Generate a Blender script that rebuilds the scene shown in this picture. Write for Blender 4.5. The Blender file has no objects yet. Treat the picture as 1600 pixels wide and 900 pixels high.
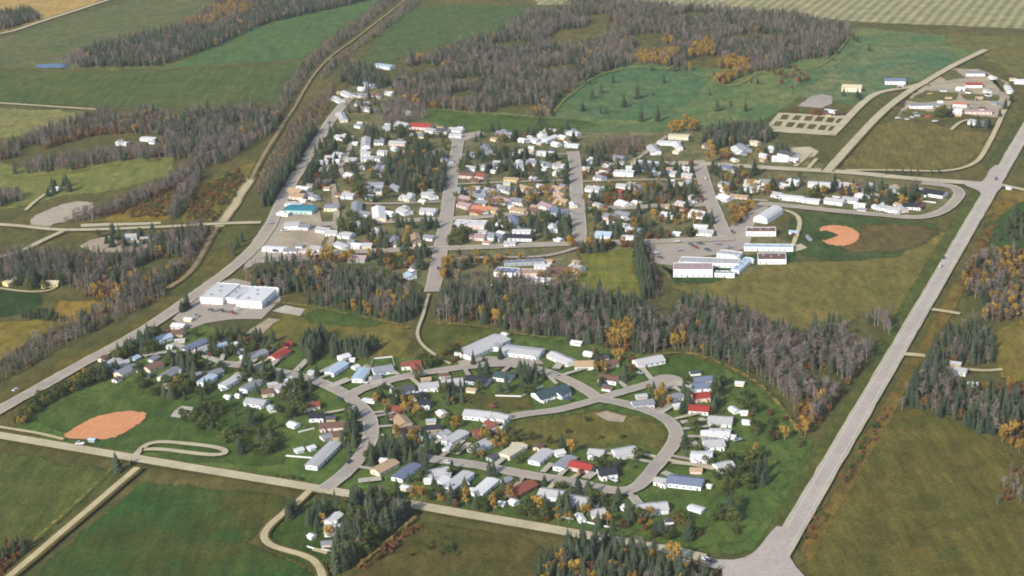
import bpy, bmesh, math, random
import numpy as np
from mathutils import Vector, Matrix

random.seed(7); rng = np.random.default_rng(7)
scene = bpy.context.scene
COL = scene.collection

# ------------------------------------------------------------------ camera
F_PX, PITCH, ROLL, CAM_H = 2586.0, math.radians(20.0), math.radians(2.5), 466.0
CF = Vector((0, math.cos(PITCH), -math.sin(PITCH)))
_R0 = Vector((1, 0, 0)); _U0 = Vector((0, math.sin(PITCH), math.cos(PITCH)))
CR = _R0 * math.cos(ROLL) - _U0 * math.sin(ROLL)
CU = _R0 * math.sin(ROLL) + _U0 * math.cos(ROLL)
cam_d = bpy.data.cameras.new('camera'); cam = bpy.data.objects.new('camera', cam_d); COL.objects.link(cam)
cam_d.sensor_width = 36.0; cam_d.lens = F_PX / 1600 * 36.0
cam_d.clip_start = 1.0; cam_d.clip_end = 40000
cam.matrix_world = Matrix(((CR.x, CU.x, -CF.x, 0), (CR.y, CU.y, -CF.y, 0), (CR.z, CU.z, -CF.z, CAM_H), (0, 0, 0, 1)))
scene.camera = cam

# ------------------------------------------------------------------ sky, sun, exposure
SUN_EL, SUN_AZ = math.radians(33), math.atan2(-0.62, -0.78)      # direction towards the sun: left of and behind the viewer
world = bpy.data.worlds.new('World'); scene.world = world; world.use_nodes = True
wn = world.node_tree.nodes; wl = world.node_tree.links
sky = wn.new('ShaderNodeTexSky'); sky.sky_type = 'NISHITA'; sky.sun_disc = False
sky.sun_elevation = SUN_EL; sky.sun_rotation = SUN_AZ % (2 * math.pi)
wn['Background'].inputs['Strength'].default_value = 0.145
wl.new(sky.outputs['Color'], wn['Background'].inputs['Color'])
sun_d = bpy.data.lights.new('sun', 'SUN'); sun_d.energy = 3.3; sun_d.angle = math.radians(0.6); sun_d.color = (1.0, 0.955, 0.88)
sun = bpy.data.objects.new('sun', sun_d); COL.objects.link(sun)
to_sun = Vector((math.sin(SUN_AZ) * math.cos(SUN_EL), math.cos(SUN_AZ) * math.cos(SUN_EL), math.sin(SUN_EL)))
sun.rotation_euler = to_sun.to_track_quat('Z', 'Y').to_euler()
vs = scene.view_settings; vs.view_transform = 'Standard'; vs.look = 'None'; vs.gamma = 1.0; vs.use_curve_mapping = False
vs.exposure = 0.64
scene.cycles.pixel_filter_type = 'BLACKMAN_HARRIS'; scene.cycles.filter_width = 1.9
scene.cycles.max_bounces = 6; scene.cycles.diffuse_bounces = 3; scene.cycles.glossy_bounces = 2
scene.cycles.transparent_max_bounces = 10; scene.cycles.volume_bounces = 0
scene.cycles.use_denoising = True

# ------------------------------------------------------------------ pixel -> place
def gp(u, v, z=0.0):
    """a photograph pixel (1600 x 900) as the point where its ray meets the level z"""
    d = CF * F_PX + CR * (u - 800) - CU * (v - 450)
    t = (z - CAM_H) / d.z
    return Vector((d.x * t, d.y * t, z))
def px(p):
    d = Vector(p) - Vector((0, 0, CAM_H)); w = d.dot(CF)
    return 800 + F_PX * d.dot(CR) / w, 450 - F_PX * d.dot(CU) / w
def gpn(poly, z=0.0): return [gp(u, v, z) for u, v in poly]
def lin(c):
    c = np.array(c, float) / 255.0
    return tuple(np.where(c <= 0.04045, c / 12.92, ((c + 0.055) / 1.055) ** 2.4))

# ------------------------------------------------------------------ object helpers
def tag(o, label=None, cat=None, group=None, kind=None):
    if label: o['label'] = label
    if cat: o['category'] = cat
    if group: o['group'] = group
    if kind: o['kind'] = kind
    return o
def mob(name, mesh, parent=None, loc=None, rotz=0.0):
    o = bpy.data.objects.new(name, mesh); COL.objects.link(o)
    if parent is not None: o.parent = parent
    if loc is not None: o.location = loc
    if rotz: o.rotation_euler = (0, 0, rotz)
    return o
def emp(name, loc, rotz=0.0):
    o = bpy.data.objects.new(name, None); COL.objects.link(o); o.location = loc; o.rotation_euler = (0, 0, rotz)
    o.empty_display_size = 1.0
    return o
class MB:
    def __init__(s): s.v = []; s.f = []; s.m = []
    def face(s, pts, m=0):
        b = len(s.v); s.v += [tuple(p) for p in pts]; s.f.append(tuple(range(b, b + len(pts)))); s.m.append(m)
    def box(s, x0, y0, z0, x1, y1, z1, m=0, bottom=False):
        a = [(x0,y0,z0),(x1,y0,z0),(x1,y1,z0),(x0,y1,z0),(x0,y0,z1),(x1,y0,z1),(x1,y1,z1),(x0,y1,z1)]
        b = len(s.v); s.v += a
        fs = [(4,5,6,7),(0,1,5,4),(1,2,6,5),(2,3,7,6),(3,0,4,7)] + ([(3,2,1,0)] if bottom else [])
        for f in fs: s.f.append(tuple(b + i for i in f)); s.m.append(m)
    def tube(s, p, q, r0, r1, n=6, m=0):
        p = Vector(p); q = Vector(q); d = (q - p).normalized()
        a = d.orthogonal().normalized(); c = d.cross(a); b = len(s.v)
        for k in range(n):
            t = 2 * math.pi * k / n; o = a * math.cos(t) + c * math.sin(t)
            s.v += [tuple(p + o * r0), tuple(q + o * r1)]
        for k in range(n):
            i, j = b + 2 * k, b + 2 * ((k + 1) % n)
            s.f.append((i, j, j + 1, i + 1)); s.m.append(m)
    def mesh(s, name, *mats):
        me = bpy.data.meshes.new(name); me.from_pydata(s.v, [], s.f)
        for m in mats: me.materials.append(m)
        if len(mats) > 1: me.polygons.foreach_set('material_index', s.m)
        me.update(); return me

# ------------------------------------------------------------------ materials
MATS = {}
class NT:
    def __init__(s, name, rough=0.9, spec=0.15):
        s.mat = bpy.data.materials.new(name); s.mat.use_nodes = True
        s.n = s.mat.node_tree.nodes; s.l = s.mat.node_tree.links
        s.b = s.n['Principled BSDF']; s.b.inputs['Roughness'].default_value = rough
        s.b.inputs['Specular IOR Level'].default_value = spec
        MATS[name] = s.mat
    def node(s, t, **kw):
        n = s.n.new(t)
        for k, v in kw.items(): setattr(n, k, v)
        return n
    def pos(s): return s.node('ShaderNodeNewGeometry').outputs['Position']
    def noise(s, vec, scale, detail=4, rough=0.6, stretch=None):
        if stretch:
            m = s.node('ShaderNodeMapping'); m.inputs['Scale'].default_value = stretch
            m.inputs['Rotation'].default_value = (0, 0, stretch_rot.get(id(stretch), 0)); s.l.new(vec, m.inputs['Vector']); vec = m.outputs[0]
        n = s.node('ShaderNodeTexNoise'); n.inputs['Scale'].default_value = scale
        n.inputs['Detail'].default_value = detail; n.inputs['Roughness'].default_value = rough
        s.l.new(vec, n.inputs['Vector']); return n.outputs['Fac']
    def ramp(s, fac, stops):
        r = s.node('ShaderNodeValToRGB'); e = r.color_ramp.elements
        while len(e) < len(stops): e.new(0.5)
        for i, (p, c) in enumerate(stops):
            e[i].position = p; e[i].color = (*c, 1) if len(c) == 3 else c
        s.l.new(fac, r.inputs[0]); return r.outputs[0]
    def mix(s, fac, a, b, mode='MIX'):
        m = s.node('ShaderNodeMix', data_type='RGBA', blend_type=mode)
        for k, i in ((fac, 0), (a, 6), (b, 7)):
            if hasattr(k, 'is_output'): s.l.new(k, m.inputs[i])
            else: m.inputs[i].default_value = k if i == 0 else (*k, 1)
        return m.outputs[2]
    def math(s, op, a, b=None):
        m = s.node('ShaderNodeMath', operation=op)
        for k, i in ((a, 0), (b, 1)):
            if k is None: continue
            if hasattr(k, 'is_output'): s.l.new(k, m.inputs[i])
            else: m.inputs[i].default_value = k
        return m.outputs[0]
    def out(s, col): s.l.new(col, s.b.inputs['Base Color']); return s.mat
stretch_rot = {}
K = 0.82     # photograph brightness of a sunlit surface -> base colour
def kc(c, k=None): return tuple(x * (K if k is None else k) for x in lin(c))
def scl(c, f): return tuple(min(0.85, x * f) for x in c)

def field_mat(name, c1, c2, c3=None, big=0.012, rows=None, contrast=1.0, grain=0.24, tone=(.88, .86, .76), feather=False):
    """grass or crop: two or three colours in drifts of several sizes, fine grain, optional crop rows (angle, spacing, strength)"""
    t = NT(name, 1.0, 0.05); p = t.pos()
    tn = lambda q: tuple(x * y for x, y in zip(q, tone))
    a, b = kc(tn(c1)), kc(tn(c2)); c = kc(tn(c3)) if c3 else b
    n1 = t.noise(p, big, 5, 0.62)
    col = t.ramp(n1, [(0.5 - 0.16 / contrast, a), (0.5 + 0.16 / contrast, b)])
    n2 = t.noise(p, big * 5.3, 4, 0.65)
    n5 = t.noise(p, 0.045, 5, 0.7)
    col = t.mix(1.0, col, t.ramp(n5, [(0.34, (0.7, 0.76, 0.7)), (0.66, (1.28, 1.2, 1.12))]), 'MULTIPLY')
    col = t.mix(t.ramp(n2, [(0.50, (0, 0, 0)), (0.72, (0.75,) * 3)]), col, c)
    mp = t.node('ShaderNodeMapping'); mp.inputs['Rotation'].default_value = (0, 0, float(rng.uniform(0, 3.1)) if not rows else rows[0])
    mp.inputs['Scale'].default_value = (1, 0.3 if not rows else 0.12, 1); t.l.new(p, mp.inputs[0])
    n3 = t.noise(mp.outputs[0], 0.16, 3, 0.6)
    col = t.mix(1.0, col, t.ramp(n3, [(0.3, (1 - grain,) * 3), (0.7, (1 + grain,) * 3)]), 'MULTIPLY')
    n4 = t.noise(p, 0.55, 3, 0.75)
    col = t.mix(1.0, col, t.ramp(n4, [(0.28, (0.58,) * 3), (0.72, (1.36,) * 3)]), 'MULTIPLY')
    if rows:
        m2 = t.node('ShaderNodeMapping'); m2.inputs['Rotation'].default_value = (0, 0, rows[0]); t.l.new(p, m2.inputs[0])
        w = t.node('ShaderNodeTexWave'); w.inputs['Scale'].default_value = 2 * math.pi / rows[1] / 20
        w.inputs['Distortion'].default_value = 1.2; w.inputs['Detail'].default_value = 2; w.inputs['Detail Scale'].default_value = 0.3
        t.l.new(m2.outputs[0], w.inputs[0])
        col = t.mix(rows[2], col, t.ramp(w.outputs['Fac'], [(0.25, (0.6, 0.62, 0.55)), (0.75, (1.3, 1.25, 1.1))]), 'MULTIPLY')
    if feather:      # ragged border: the cover thins out between the inner and the outer rim of its sheet
        at = t.node('ShaderNodeAttribute'); at.attribute_name = 'cover'
        nb = t.noise(p, 0.22, 4, 0.7)
        f = t.math('ADD', at.outputs['Fac'], t.math('MULTIPLY', t.math('SUBTRACT', nb, 0.5), 1.5))
        f = t.ramp(f, [(0.38, (0, 0, 0)), (0.62, (1, 1, 1))])
        tr = t.node('ShaderNodeBsdfTransparent'); mx = t.node('ShaderNodeMixShader')
        t.l.new(f, mx.inputs[0]); t.l.new(tr.outputs[0], mx.inputs[1]); t.l.new(t.b.outputs[0], mx.inputs[2])
        t.l.new(mx.outputs[0], t.n['Material Output'].inputs['Surface'])
    return t.out(col)

def road_mat(name, c, patch=0.35, tint=None):
    t = NT(name, 0.92, 0.2); p = t.pos(); a = kc(c)
    n = t.noise(p, 0.05, 5, 0.65)
    col = t.ramp(n, [(0.32, scl(a, 1 - patch * 0.6)), (0.68, scl(a, 1 + patch * 0.5))])
    n2 = t.noise(p, 0.5, 4, 0.7)
    col = t.mix(1.0, col, t.ramp(n2, [(0.3, (0.82,) * 3), (0.7, (1.14,) * 3)]), 'MULTIPLY')
    ac = t.node('ShaderNodeAttribute'); ac.attribute_name = 'across'
    ab = t.math('ABSOLUTE', t.math('ADD', ac.outputs['Fac'], t.math('MULTIPLY', t.math('SUBTRACT', t.noise(p, 0.03, 2, 0.5), 0.5), 0.25)))
    col = t.mix(0.8, col, t.ramp(ab, [(0.0, (1.0,) * 3), (0.22, (0.9,) * 3), (0.34, (1.08,) * 3), (0.6, (0.88,) * 3), (0.78, (1.06,) * 3), (1.0, (1.0, 0.99, 0.94))]), 'MULTIPLY')
    if tint:
        n3 = t.noise(p, 0.02, 3, 0.5)
        col = t.mix(t.ramp(n3, [(0.42, (0, 0, 0)), (0.65, (0.8,) * 3)]), col, kc(tint))
    return t.out(col)

def plain_mat(name, c, rough=0.7, spec=0.3, var=0.12, scale=0.6, metal=0.0, k=None, rows=0.0):
    t = NT(name, rough, spec); t.b.inputs['Metallic'].default_value = metal
    tc = t.node('ShaderNodeTexCoord').outputs['Object']
    n = t.noise(tc, scale, 4, 0.65); a = kc(c, k)
    oi = t.node('ShaderNodeObjectInfo').outputs['Random']
    col = t.ramp(n, [(0.3, scl(a, 1 - var)), (0.7, scl(a, 1 + var))])
    col = t.mix(1.0, col, t.ramp(oi, [(0.0, (1 - var,) * 3), (1.0, (1 + var * 0.6,) * 3)]), 'MULTIPLY')
    if rows:
        w = t.node('ShaderNodeTexWave', bands_direction='Z'); w.inputs['Scale'].default_value = rows
        w.inputs['Distortion'].default_value = 0.4; t.l.new(tc, w.inputs[0])
        col = t.mix(0.5, col, t.ramp(w.outputs['Fac'], [(0.3, (0.82,) * 3), (0.7, (1.08,) * 3)]), 'MULTIPLY')
    return t.out(col)

def leaf_mat(name, c1, c2, transl=0.25, var=0.5):
    t = NT(name, 0.85, 0.1)
    oi = t.node('ShaderNodeObjectInfo').outputs['Random']
    tc = t.node('ShaderNodeTexCoord').outputs['Object']
    n = t.noise(tc, 0.45, 3, 0.6)
    f = t.math('ADD', t.math('MULTIPLY', oi, var), t.math('MULTIPLY', n, 1 - var))
    a, b = kc(c1), kc(c2)
    col = t.ramp(f, [(0.15, a), (0.8, b)])
    t.l.new(col, t.b.inputs['Base Color'])
    if transl:
        tr = t.node('ShaderNodeBsdfTranslucent'); t.l.new(col, tr.inputs['Color'])
        mx = t.node('ShaderNodeMixShader'); mx.inputs[0].default_value = transl
        t.l.new(t.b.outputs[0], mx.inputs[1]); t.l.new(tr.outputs[0], mx.inputs[2])
        t.l.new(mx.outputs[0], t.n['Material Output'].inputs['Surface'])
    return t.mat

# ground covers
M_base   = field_mat('rough_grassland', (96, 100, 64), (118, 110, 70), (88, 96, 58), 0.006)
# walls and roofs, keyed by the letters used in the house table
WALL = {k: plain_mat('siding_' + n, c, 0.75, 0.25, 0.07, 0.4, k=0.92) for k, n, c in (
    ('w', 'white', (238, 238, 236)), ('c', 'cream', (226, 214, 184)), ('t', 'tan', (196, 172, 138)), ('g', 'grey', (160, 164, 164)),
    ('b', 'brown', (118, 88, 70)), ('r', 'red', (158, 74, 62)), ('p', 'pale_pink', (222, 196, 186)), ('y', 'yellow', (214, 194, 138)),
    ('o', 'pale_teal', (160, 196, 190)), ('d', 'dark_grey', (92, 94, 98)), ('l', 'pale_blue', (190, 206, 214)))}
ROOF = {k: plain_mat('roof_' + n, c, 0.85, 0.2, v, 0.9, k=0.8, rows=3.0) for k, n, c, v in (
    ('s', 'pale_grey', (188, 184, 180), .14), ('g', 'grey', (142, 143, 146), .14), ('d', 'dark_grey', (86, 84, 88), .16), ('k', 'black', (52, 53, 60), .18),
    ('r', 'rust_red', (150, 84, 66), .16), ('R', 'bright_red', (166, 62, 54), .12), ('b', 'brown', (124, 92, 80), .18), ('t', 'tan', (186, 156, 122), .12),
    ('w', 'white', (222, 218, 212), .09), ('n', 'dark_green', (62, 82, 84), .12), ('u', 'blue_grey', (118, 126, 146), .12), ('T', 'teal', (54, 132, 146), .08),
    ('l', 'pale_blue', (178, 194, 206), .08), ('c', 'cream', (212, 198, 164), .08), ('p', 'pinkish_grey', (178, 150, 146), .12), ('o', 'orange', (196, 128, 92), .12))}
WALLN = dict(w='white', c='cream', t='tan', g='grey', b='brown', r='red', p='pale pink', y='yellow', o='pale teal', d='dark grey', l='pale blue')
ROOFN = dict(s='pale grey', g='grey', d='dark grey', k='black', r='rust red', R='bright red', b='brown', t='tan', w='white', n='dark green', u='blue grey', T='teal', l='pale blue', c='cream', p='pinkish', o='orange')
M_glass = plain_mat('window_glass', (52, 60, 70), 0.12, 0.6, 0.15, 0.5)
M_trim = plain_mat('white_trim', (232, 232, 228), 0.6, 0.3, 0.04, k=0.8)
M_door = plain_mat('painted_door', (120, 92, 80), 0.6, 0.3, 0.3)
M_brick = plain_mat('chimney_brick', (140, 92, 78), 0.9, 0.1, 0.2)
M_conc = road_mat('concrete', (182, 172, 152), 0.25)
M_bark = plain_mat('bark', (104, 94, 84), 0.95, 0.05, 0.2, 2.0)
M_pale_bark = plain_mat('pale_bark', (150, 144, 134), 0.95, 0.05, 0.2, 2.0)
M_tire = plain_mat('tyre_rubber', (40, 40, 42), 0.9, 0.1, 0.1)
M_spruce = leaf_mat('spruce_needles', (48, 61, 48), (84, 94, 68), 0.0)
M_twig = leaf_mat('bare_twigs', (92, 86, 74), (150, 132, 124), 0.0, 0.75)
M_gold = leaf_mat('golden_leaves', (150, 120, 56), (196, 158, 76), 0.25)
M_green = leaf_mat('green_leaves', (62, 78, 42), (108, 114, 58), 0.25)
M_rust = leaf_mat('rusty_leaves', (104, 78, 56), (150, 108, 64), 0.2)

# ------------------------------------------------------------------ ground and fields
LAYER = [0.02]
def next_z(step=0.012): LAYER[0] += step; return LAYER[0]
gm = MB(); gm.face([(-9000, -3000, 0), (9000, -3000, 0), (9000, 16000, 0), (-9000, 16000, 0)])
tag(mob('ground', gm.mesh('ground', M_base)), kind='structure')

def densify(pts, step=14.0, jit=2.0):
    out = []
    n = len(pts)
    for i in range(n):
        a, b = pts[i], pts[(i + 1) % n]; L = (b - a).length; k = max(1, int(L / step))
        nrm = Vector((-(b - a).y, (b - a).x, 0)).normalized() if L > 0 else Vector()
        for j in range(k):
            p = a.lerp(b, j / k)
            if jit: p = p + nrm * float(rng.normal(0, jit))
            out.append(p)
    return out
def sheet(name, poly, mat, jit=1.5, step=14.0, label=None, z=None, smooth=False, feather=0.0):
    pts = gpn(poly)
    if smooth:
        q = []
        n = len(pts)
        for i in range(n):
            p0, p1, p2, p3 = pts[i - 1], pts[i], pts[(i + 1) % n], pts[(i + 2) % n]
            for j in range(6):
                t = j / 6
                q.append(0.5 * ((2 * p1) + (p2 - p0) * t + (2 * p0 - 5 * p1 + 4 * p2 - p3) * t * t + (3 * p1 - p0 - 3 * p2 + p3) * t ** 3))
        pts = q
    pts = densify(pts, step, jit); z = next_z() if z is None else z
    m = MB()
    if feather:
        n = len(pts); ar = sum(pts[i].x * pts[(i + 1) % n].y - pts[(i + 1) % n].x * pts[i].y for i in range(n)); sg = 1 if ar > 0 else -1
        rims = []
        for d in (feather, -feather):
            r_ = []
            for i in range(n):
                t = (pts[(i + 1) % n] - pts[i - 1]); t = t.normalized() if t.length > 1e-6 else Vector((1, 0, 0)); r_.append(pts[i] + Vector((t.y, -t.x, 0)) * d * sg)
            rims.append(r_)
        m.v = [(p.x, p.y, z) for p in rims[0] + rims[1]]
        m.f = [(i, (i + 1) % n, n + (i + 1) % n, n + i) for i in range(n)] + [tuple(range(n, 2 * n))]
        me = m.mesh(name, mat); me.attributes.new('cover', 'FLOAT', 'POINT').data.foreach_set('value', np.array([0.0] * n + [1.0] * n, dtype=np.float32))
    else:
        m.face([(p.x, p.y, z) for p in pts]); me = m.mesh(name, mat)
    o = mob(name, me); tag(o, label, kind='structure'); return o
def P(s):
    a = [float(x) for x in s.replace(',', ' ').split()]; return list(zip(a[::2], a[1::2]))

FIELDS = [  # name, pixel outline, colours, options
 ('stubble_field', '-90 -60 190 -14 130 12 60 34 0 51 -90 78', (205,172,112), (188,158,104), (214,184,126), {}),
 ('hay_field', '-90 82 0 59 190 4 330 -20 420 -40 640 -40 560 20 500 65 470 92 380 100 265 108 110 108 0 106 -90 108', (100,114,76), (122,122,84), (92,112,74), {}),
 ('green_field', '265 106 330 76 400 40 470 20 590 -4 625 -14 560 24 500 68 472 92 380 98', (84,120,78), (98,126,80), (78,112,76), dict(rows=(0.4, 9, .25))),
 ('green_field', '-60 110 110 111 250 110 400 102 478 94 455 140 430 160 330 164 200 167 -60 161', (88,106,64), (104,116,68), (82,108,72), dict(rows=(1.55, 12, .35))),
 ('pasture', '-60 167 140 174 150 190 60 210 -60 222', (150,148,98), (136,138,88), (160,152,104), {}),
 ('pasture', '-60 236 30 262 150 256 240 240 275 245 265 275 170 300 100 305 40 322 -60 334', (124,134,74), (146,146,88), (112,128,70), {}),
 ('marsh_meadow', '125 347 180 322 270 292 300 282 268 340 252 348', (150,126,58), (132,128,60), (160,112,54), {}),
 ('marsh_meadow', '282 346 306 296 372 262 405 250 388 285 352 346', (126,126,64), (142,124,62), (120,116,56), {}),
 ('dark_pasture', '-60 452 20 457 62 460 68 474 32 492 -60 500', (48,76,44), (60,86,46), (54,80,44), {}),
 ('yellow_meadow', '82 494 92 470 150 470 180 480 150 498 100 506', (168,140,72), (150,128,62), (172,138,66), {}),
 ('yellow_meadow', '-60 504 60 500 92 506 72 522 30 548 -60 588', (146,132,66), (128,120,58), (160,134,72), {}),
 ('verge', '-60 664 0 622 90 566 180 526 262 470 275 476 200 524 125 564 60 600 0 634 -60 676', (104,100,56), (118,104,58), (92,96,50), {}),
 ('verge', '300 424 330 372 352 352 392 352 398 372 345 424 300 458 268 462', (92,102,58), (118,108,62), (84,96,54), {}),
 ('green_field', '556 100 590 62 640 14 740 6 840 12 800 42 720 64 640 84 600 108', (82,108,68), (98,114,72), (76,104,66), {}),
 ('striped_field', '836 -40 1700 -40 1700 54 1600 45 1337 34 1200 22 1000 6 836 8', (150,154,112), (164,160,116), (140,150,110), dict(rows=(0.43, 15, .6), grain=.06, tone=(.98,.94,.98))),
 ('golf_course', '655 192 668 166 760 174 860 180 872 150 930 112 1000 92 1100 108 1180 104 1290 88 1330 42 1480 56 1570 66 1520 96 1420 132 1340 166 1250 152 1195 188 1090 202 1060 216 990 216 930 206 800 204 716 206', (72,102,68), (112,114,74), (66,98,70), dict(big=.014, tone=(1.06,1.06,.98))),
 ('fairway', '880 150 930 118 1000 104 1080 112 1105 128 1080 160 1010 190 950 186 900 172', (68,98,68), (92,108,72), (72,102,70), dict(tone=(1.05,1.06,1.0))),
 ('fairway', '660 190 676 172 760 180 900 186 936 196 900 206 720 204', (76,108,58), (94,116,62), (70,102,58), {}),
 ('fairway', '1240 150 1300 110 1350 70 1480 76 1500 96 1400 136 1330 158', (74,106,74), (116,116,78), (66,98,72), dict(tone=(1.05,1.04,1.0))),
 ('rough_field', '1480 54 1700 58 1700 130 1600 124 1570 110 1530 80 1480 72', (118,118,74), (132,122,76), (100,112,70), {}),
 ('ploughed_field', '1308 264 1366 198 1400 184 1440 188 1490 202 1548 206 1534 238 1496 262 1440 268', (122,112,70), (134,120,76), (112,112,64), dict(rows=(0.3, 6, .16))),
 ('grass_verge', '1560 230 1590 184 1600 150 1640 100 1660 110 1600 220 1548 288 1520 288', (86,98,58), (110,106,64), (80,96,56), {}),
 ('town_lots', '392 412 408 400 446 330 500 222 540 140 600 120 650 184 720 206 930 206 1080 206 1240 226 1290 262 1500 290 1500 320 1440 345 1240 326 1180 360 1240 380 1236 420 1060 446 1010 412 905 392 905 440 690 452 660 452 640 430 560 414 440 408', (104,110,74), (150,140,114), (86,104,62), dict(big=.03)),
 ('meadow', '904 396 986 390 1002 470 950 462 900 446', (128,132,66), (138,138,70), (112,124,60), {}),
 ('sports_field', '1236 330 1300 334 1400 344 1462 350 1468 364 1440 386 1400 403 1320 410 1250 400 1230 372', (74,96,58), (86,102,62), (66,92,52), {}),
 ('school_field', '1046 446 1110 442 1220 410 1320 408 1400 402 1474 366 1496 352 1506 356 1440 470 1396 512 1350 496 1250 528 1180 490 1100 472', (124,118,68), (138,126,78), (110,114,62), {}),
 ('school_lawn', '1030 416 1060 442 1116 444 1166 412 1184 404 1228 416 1250 400 1232 384 1180 396 1060 424', (58,92,52), (72,100,56), (52,86,48), {}),
 ('brown_outfield', '1350 352 1400 350 1440 354 1464 362 1440 380 1396 394 1330 396 1318 388 1340 372', (112,98,66), (120,104,70), (100,96,62), {}),
 ('meadow', '396 528 425 503 470 478 520 478 600 498 636 512 642 545 620 562 560 562 470 548', (124,120,64), (136,122,68), (104,114,58), {}),
 ('meadow_green', '470 492 520 480 580 494 600 508 540 510 490 506', (82,106,54), (94,110,58), (78,100,50), {}),
 ('meadow', '652 540 668 505 720 506 800 520 900 532 880 552 700 574 672 566', (96,104,54), (110,110,58), (86,102,52), {}),
 ('village_green', '20 668 100 610 200 552 290 505 420 530 560 562 650 560 700 560 780 520 900 530 1000 556 1130 572 1200 610 1262 690 1272 720 1230 800 1190 852 1150 868 1060 862 860 826 640 792 560 770 470 756 210 716 60 686', (74,96,52), (92,106,58), (62,90,48), dict(big=.02, tone=(1.04,1.02,.9))),
 ('park_lawn', '60 660 110 622 200 598 320 600 400 640 440 690 440 730 300 720 120 690', (66,90,46), (86,100,52), (60,86,44), dict(tone=(1.02,1.0,.9))),
 ('oval_park', '798 660 870 650 940 642 1000 650 1034 664 1044 682 1030 704 985 694 900 704 830 712 790 692', (118,112,62), (104,108,58), (130,116,68), {}),
 ('inner_green', '716 622 780 618 826 622 834 640 780 648 736 644', (114,104,60), (96,104,56), (126,110,66), {}),
 ('lawn', '1022 574 1060 556 1110 562 1132 582 1096 600 1040 594', (72,106,52), (88,110,56), (64,96,48), {}),
 ('lawn', '1120 612 1180 620 1244 680 1268 704 1210 800 1160 850 1090 858 1084 800 1140 760 1160 690', (72,98,52), (92,106,56), (64,96,50), dict(tone=(1.02,1.0,.9))),
 ('hay_field', '-60 690 0 704 170 736 198 748 20 884 -60 950', (92,104,58), (104,110,62), (84,98,52), dict(rows=(0.5, 6, .1))),
 ('green_crop', '226 752 440 774 458 788 400 840 380 852 470 882 495 905 500 960 -20 960 50 905', (56,100,52), (96,92,50), (50,94,50), dict(big=.009, rows=(0.5, 5, .1))),
 ('yard', '440 806 476 782 540 786 560 800 540 850 500 900 430 856 412 842', (76,104,48), (66,92,44), (92,104,52), {}),
 ('rough_field', '560 880 640 814 850 846 870 900 860 960 520 960', (94,94,54), (112,96,56), (78,92,50), {}),
 ('pasture', '1240 910 1300 790 1388 650 1430 640 1500 660 1582 712 1700 740 1700 980 1240 980', (102,98,54), (114,102,58), (92,100,54), dict(big=.02, rows=(-0.25, 6, .08), tone=(.9,.9,.78))),
 ('verge', '1250 860 1310 760 1370 650 1460 500 1540 360 1556 330 1572 300 1590 312 1500 470 1420 600 1390 660 1310 800 1266 880', (132,112,64), (118,108,60), (146,114,62), {}),
 ('verge', '1180 858 1260 724 1340 590 1400 490 1500 326 1520 300 1536 296 1526 318 1412 520 1260 800 1206 862', (88,102,56), (106,108,60), (80,98,52), {}),
 ('verge', '1536 340 1566 296 1700 310 1700 330 1600 316', (140,118,64), (126,112,62), (150,120,66), {}),
 ('green_field', '1540 350 1600 316 1700 330 1700 392 1548 388', (70,96,58), (82,102,60), (64,90,54), {}),
 ('meadow', '1540 520 1600 500 1700 520 1700 620 1560 590', (146,130,70), (132,124,64), (156,130,70), {}),
]
for nm, poly, a, b, c, opt in FIELDS:
    sheet(nm, P(poly), field_mat('grass_' + str(len(MATS)), a, b, c, feather=True, **opt), 0.5 if 'verge' in nm else 2.0, feather=1.2 if 'verge' in nm else 4.0 if nm == 'fairway' else 8.0 if nm in ('meadow_green', 'brown_outfield', 'inner_green', 'oval_park') else 4.0)

M_dry = field_mat('dry_grass', (158, 146, 88), (134, 130, 74), (150, 126, 70), feather=True, tone=(.95, .9, .84))
def rim(line, w):
    pts = relax(smooth_line(gpn(P(line)))); Lf = offset(pts, w / 2); Rt = offset(pts, -w / 2); Li = offset(pts, w / 5); Ri = offset(pts, -w / 5); n = len(pts); z = next_z()
    me = bpy.data.meshes.new('dry_grass_rim'); me.from_pydata([(p.x, p.y, z) for p in Lf + Li + Ri + Rt], [], [(k * n + i, k * n + i + 1, (k + 1) * n + i + 1, (k + 1) * n + i) for k in range(3) for i in range(n - 1)])
    me.attributes.new('cover', 'FLOAT', 'POINT').data.foreach_set('value', np.array([-.2] * n + [.52] * n + [.52] * n + [-.2] * n, dtype=np.float32))
    me.materials.append(M_dry); tag(mob('dry_grass_rim', me), kind='structure')
RIMS = (('660 170 700 176 760 180 860 188 930 192', 9), ('864 180 880 160 905 140 935 120 985 108 1040 110', 8), ('1040 112 1060 100 1070 92', 7), ('1076 118 1110 122 1130 138 1160 132 1184 116', 8), ('1200 110 1260 112 1296 96 1318 72 1334 50', 7), ('1338 38 1440 42 1600 50', 6),
        ('410 476 470 480 540 494 600 506 640 516', 7), ('684 510 740 512 800 524 880 536 940 552', 6), ('1010 562 1070 552 1130 574 1180 600 1220 640 1256 690', 8),
        ('190 722 120 790 30 870', 4), ('560 890 600 856 650 812', 6), ('20 280 100 272 200 256 270 250', 6))
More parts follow.
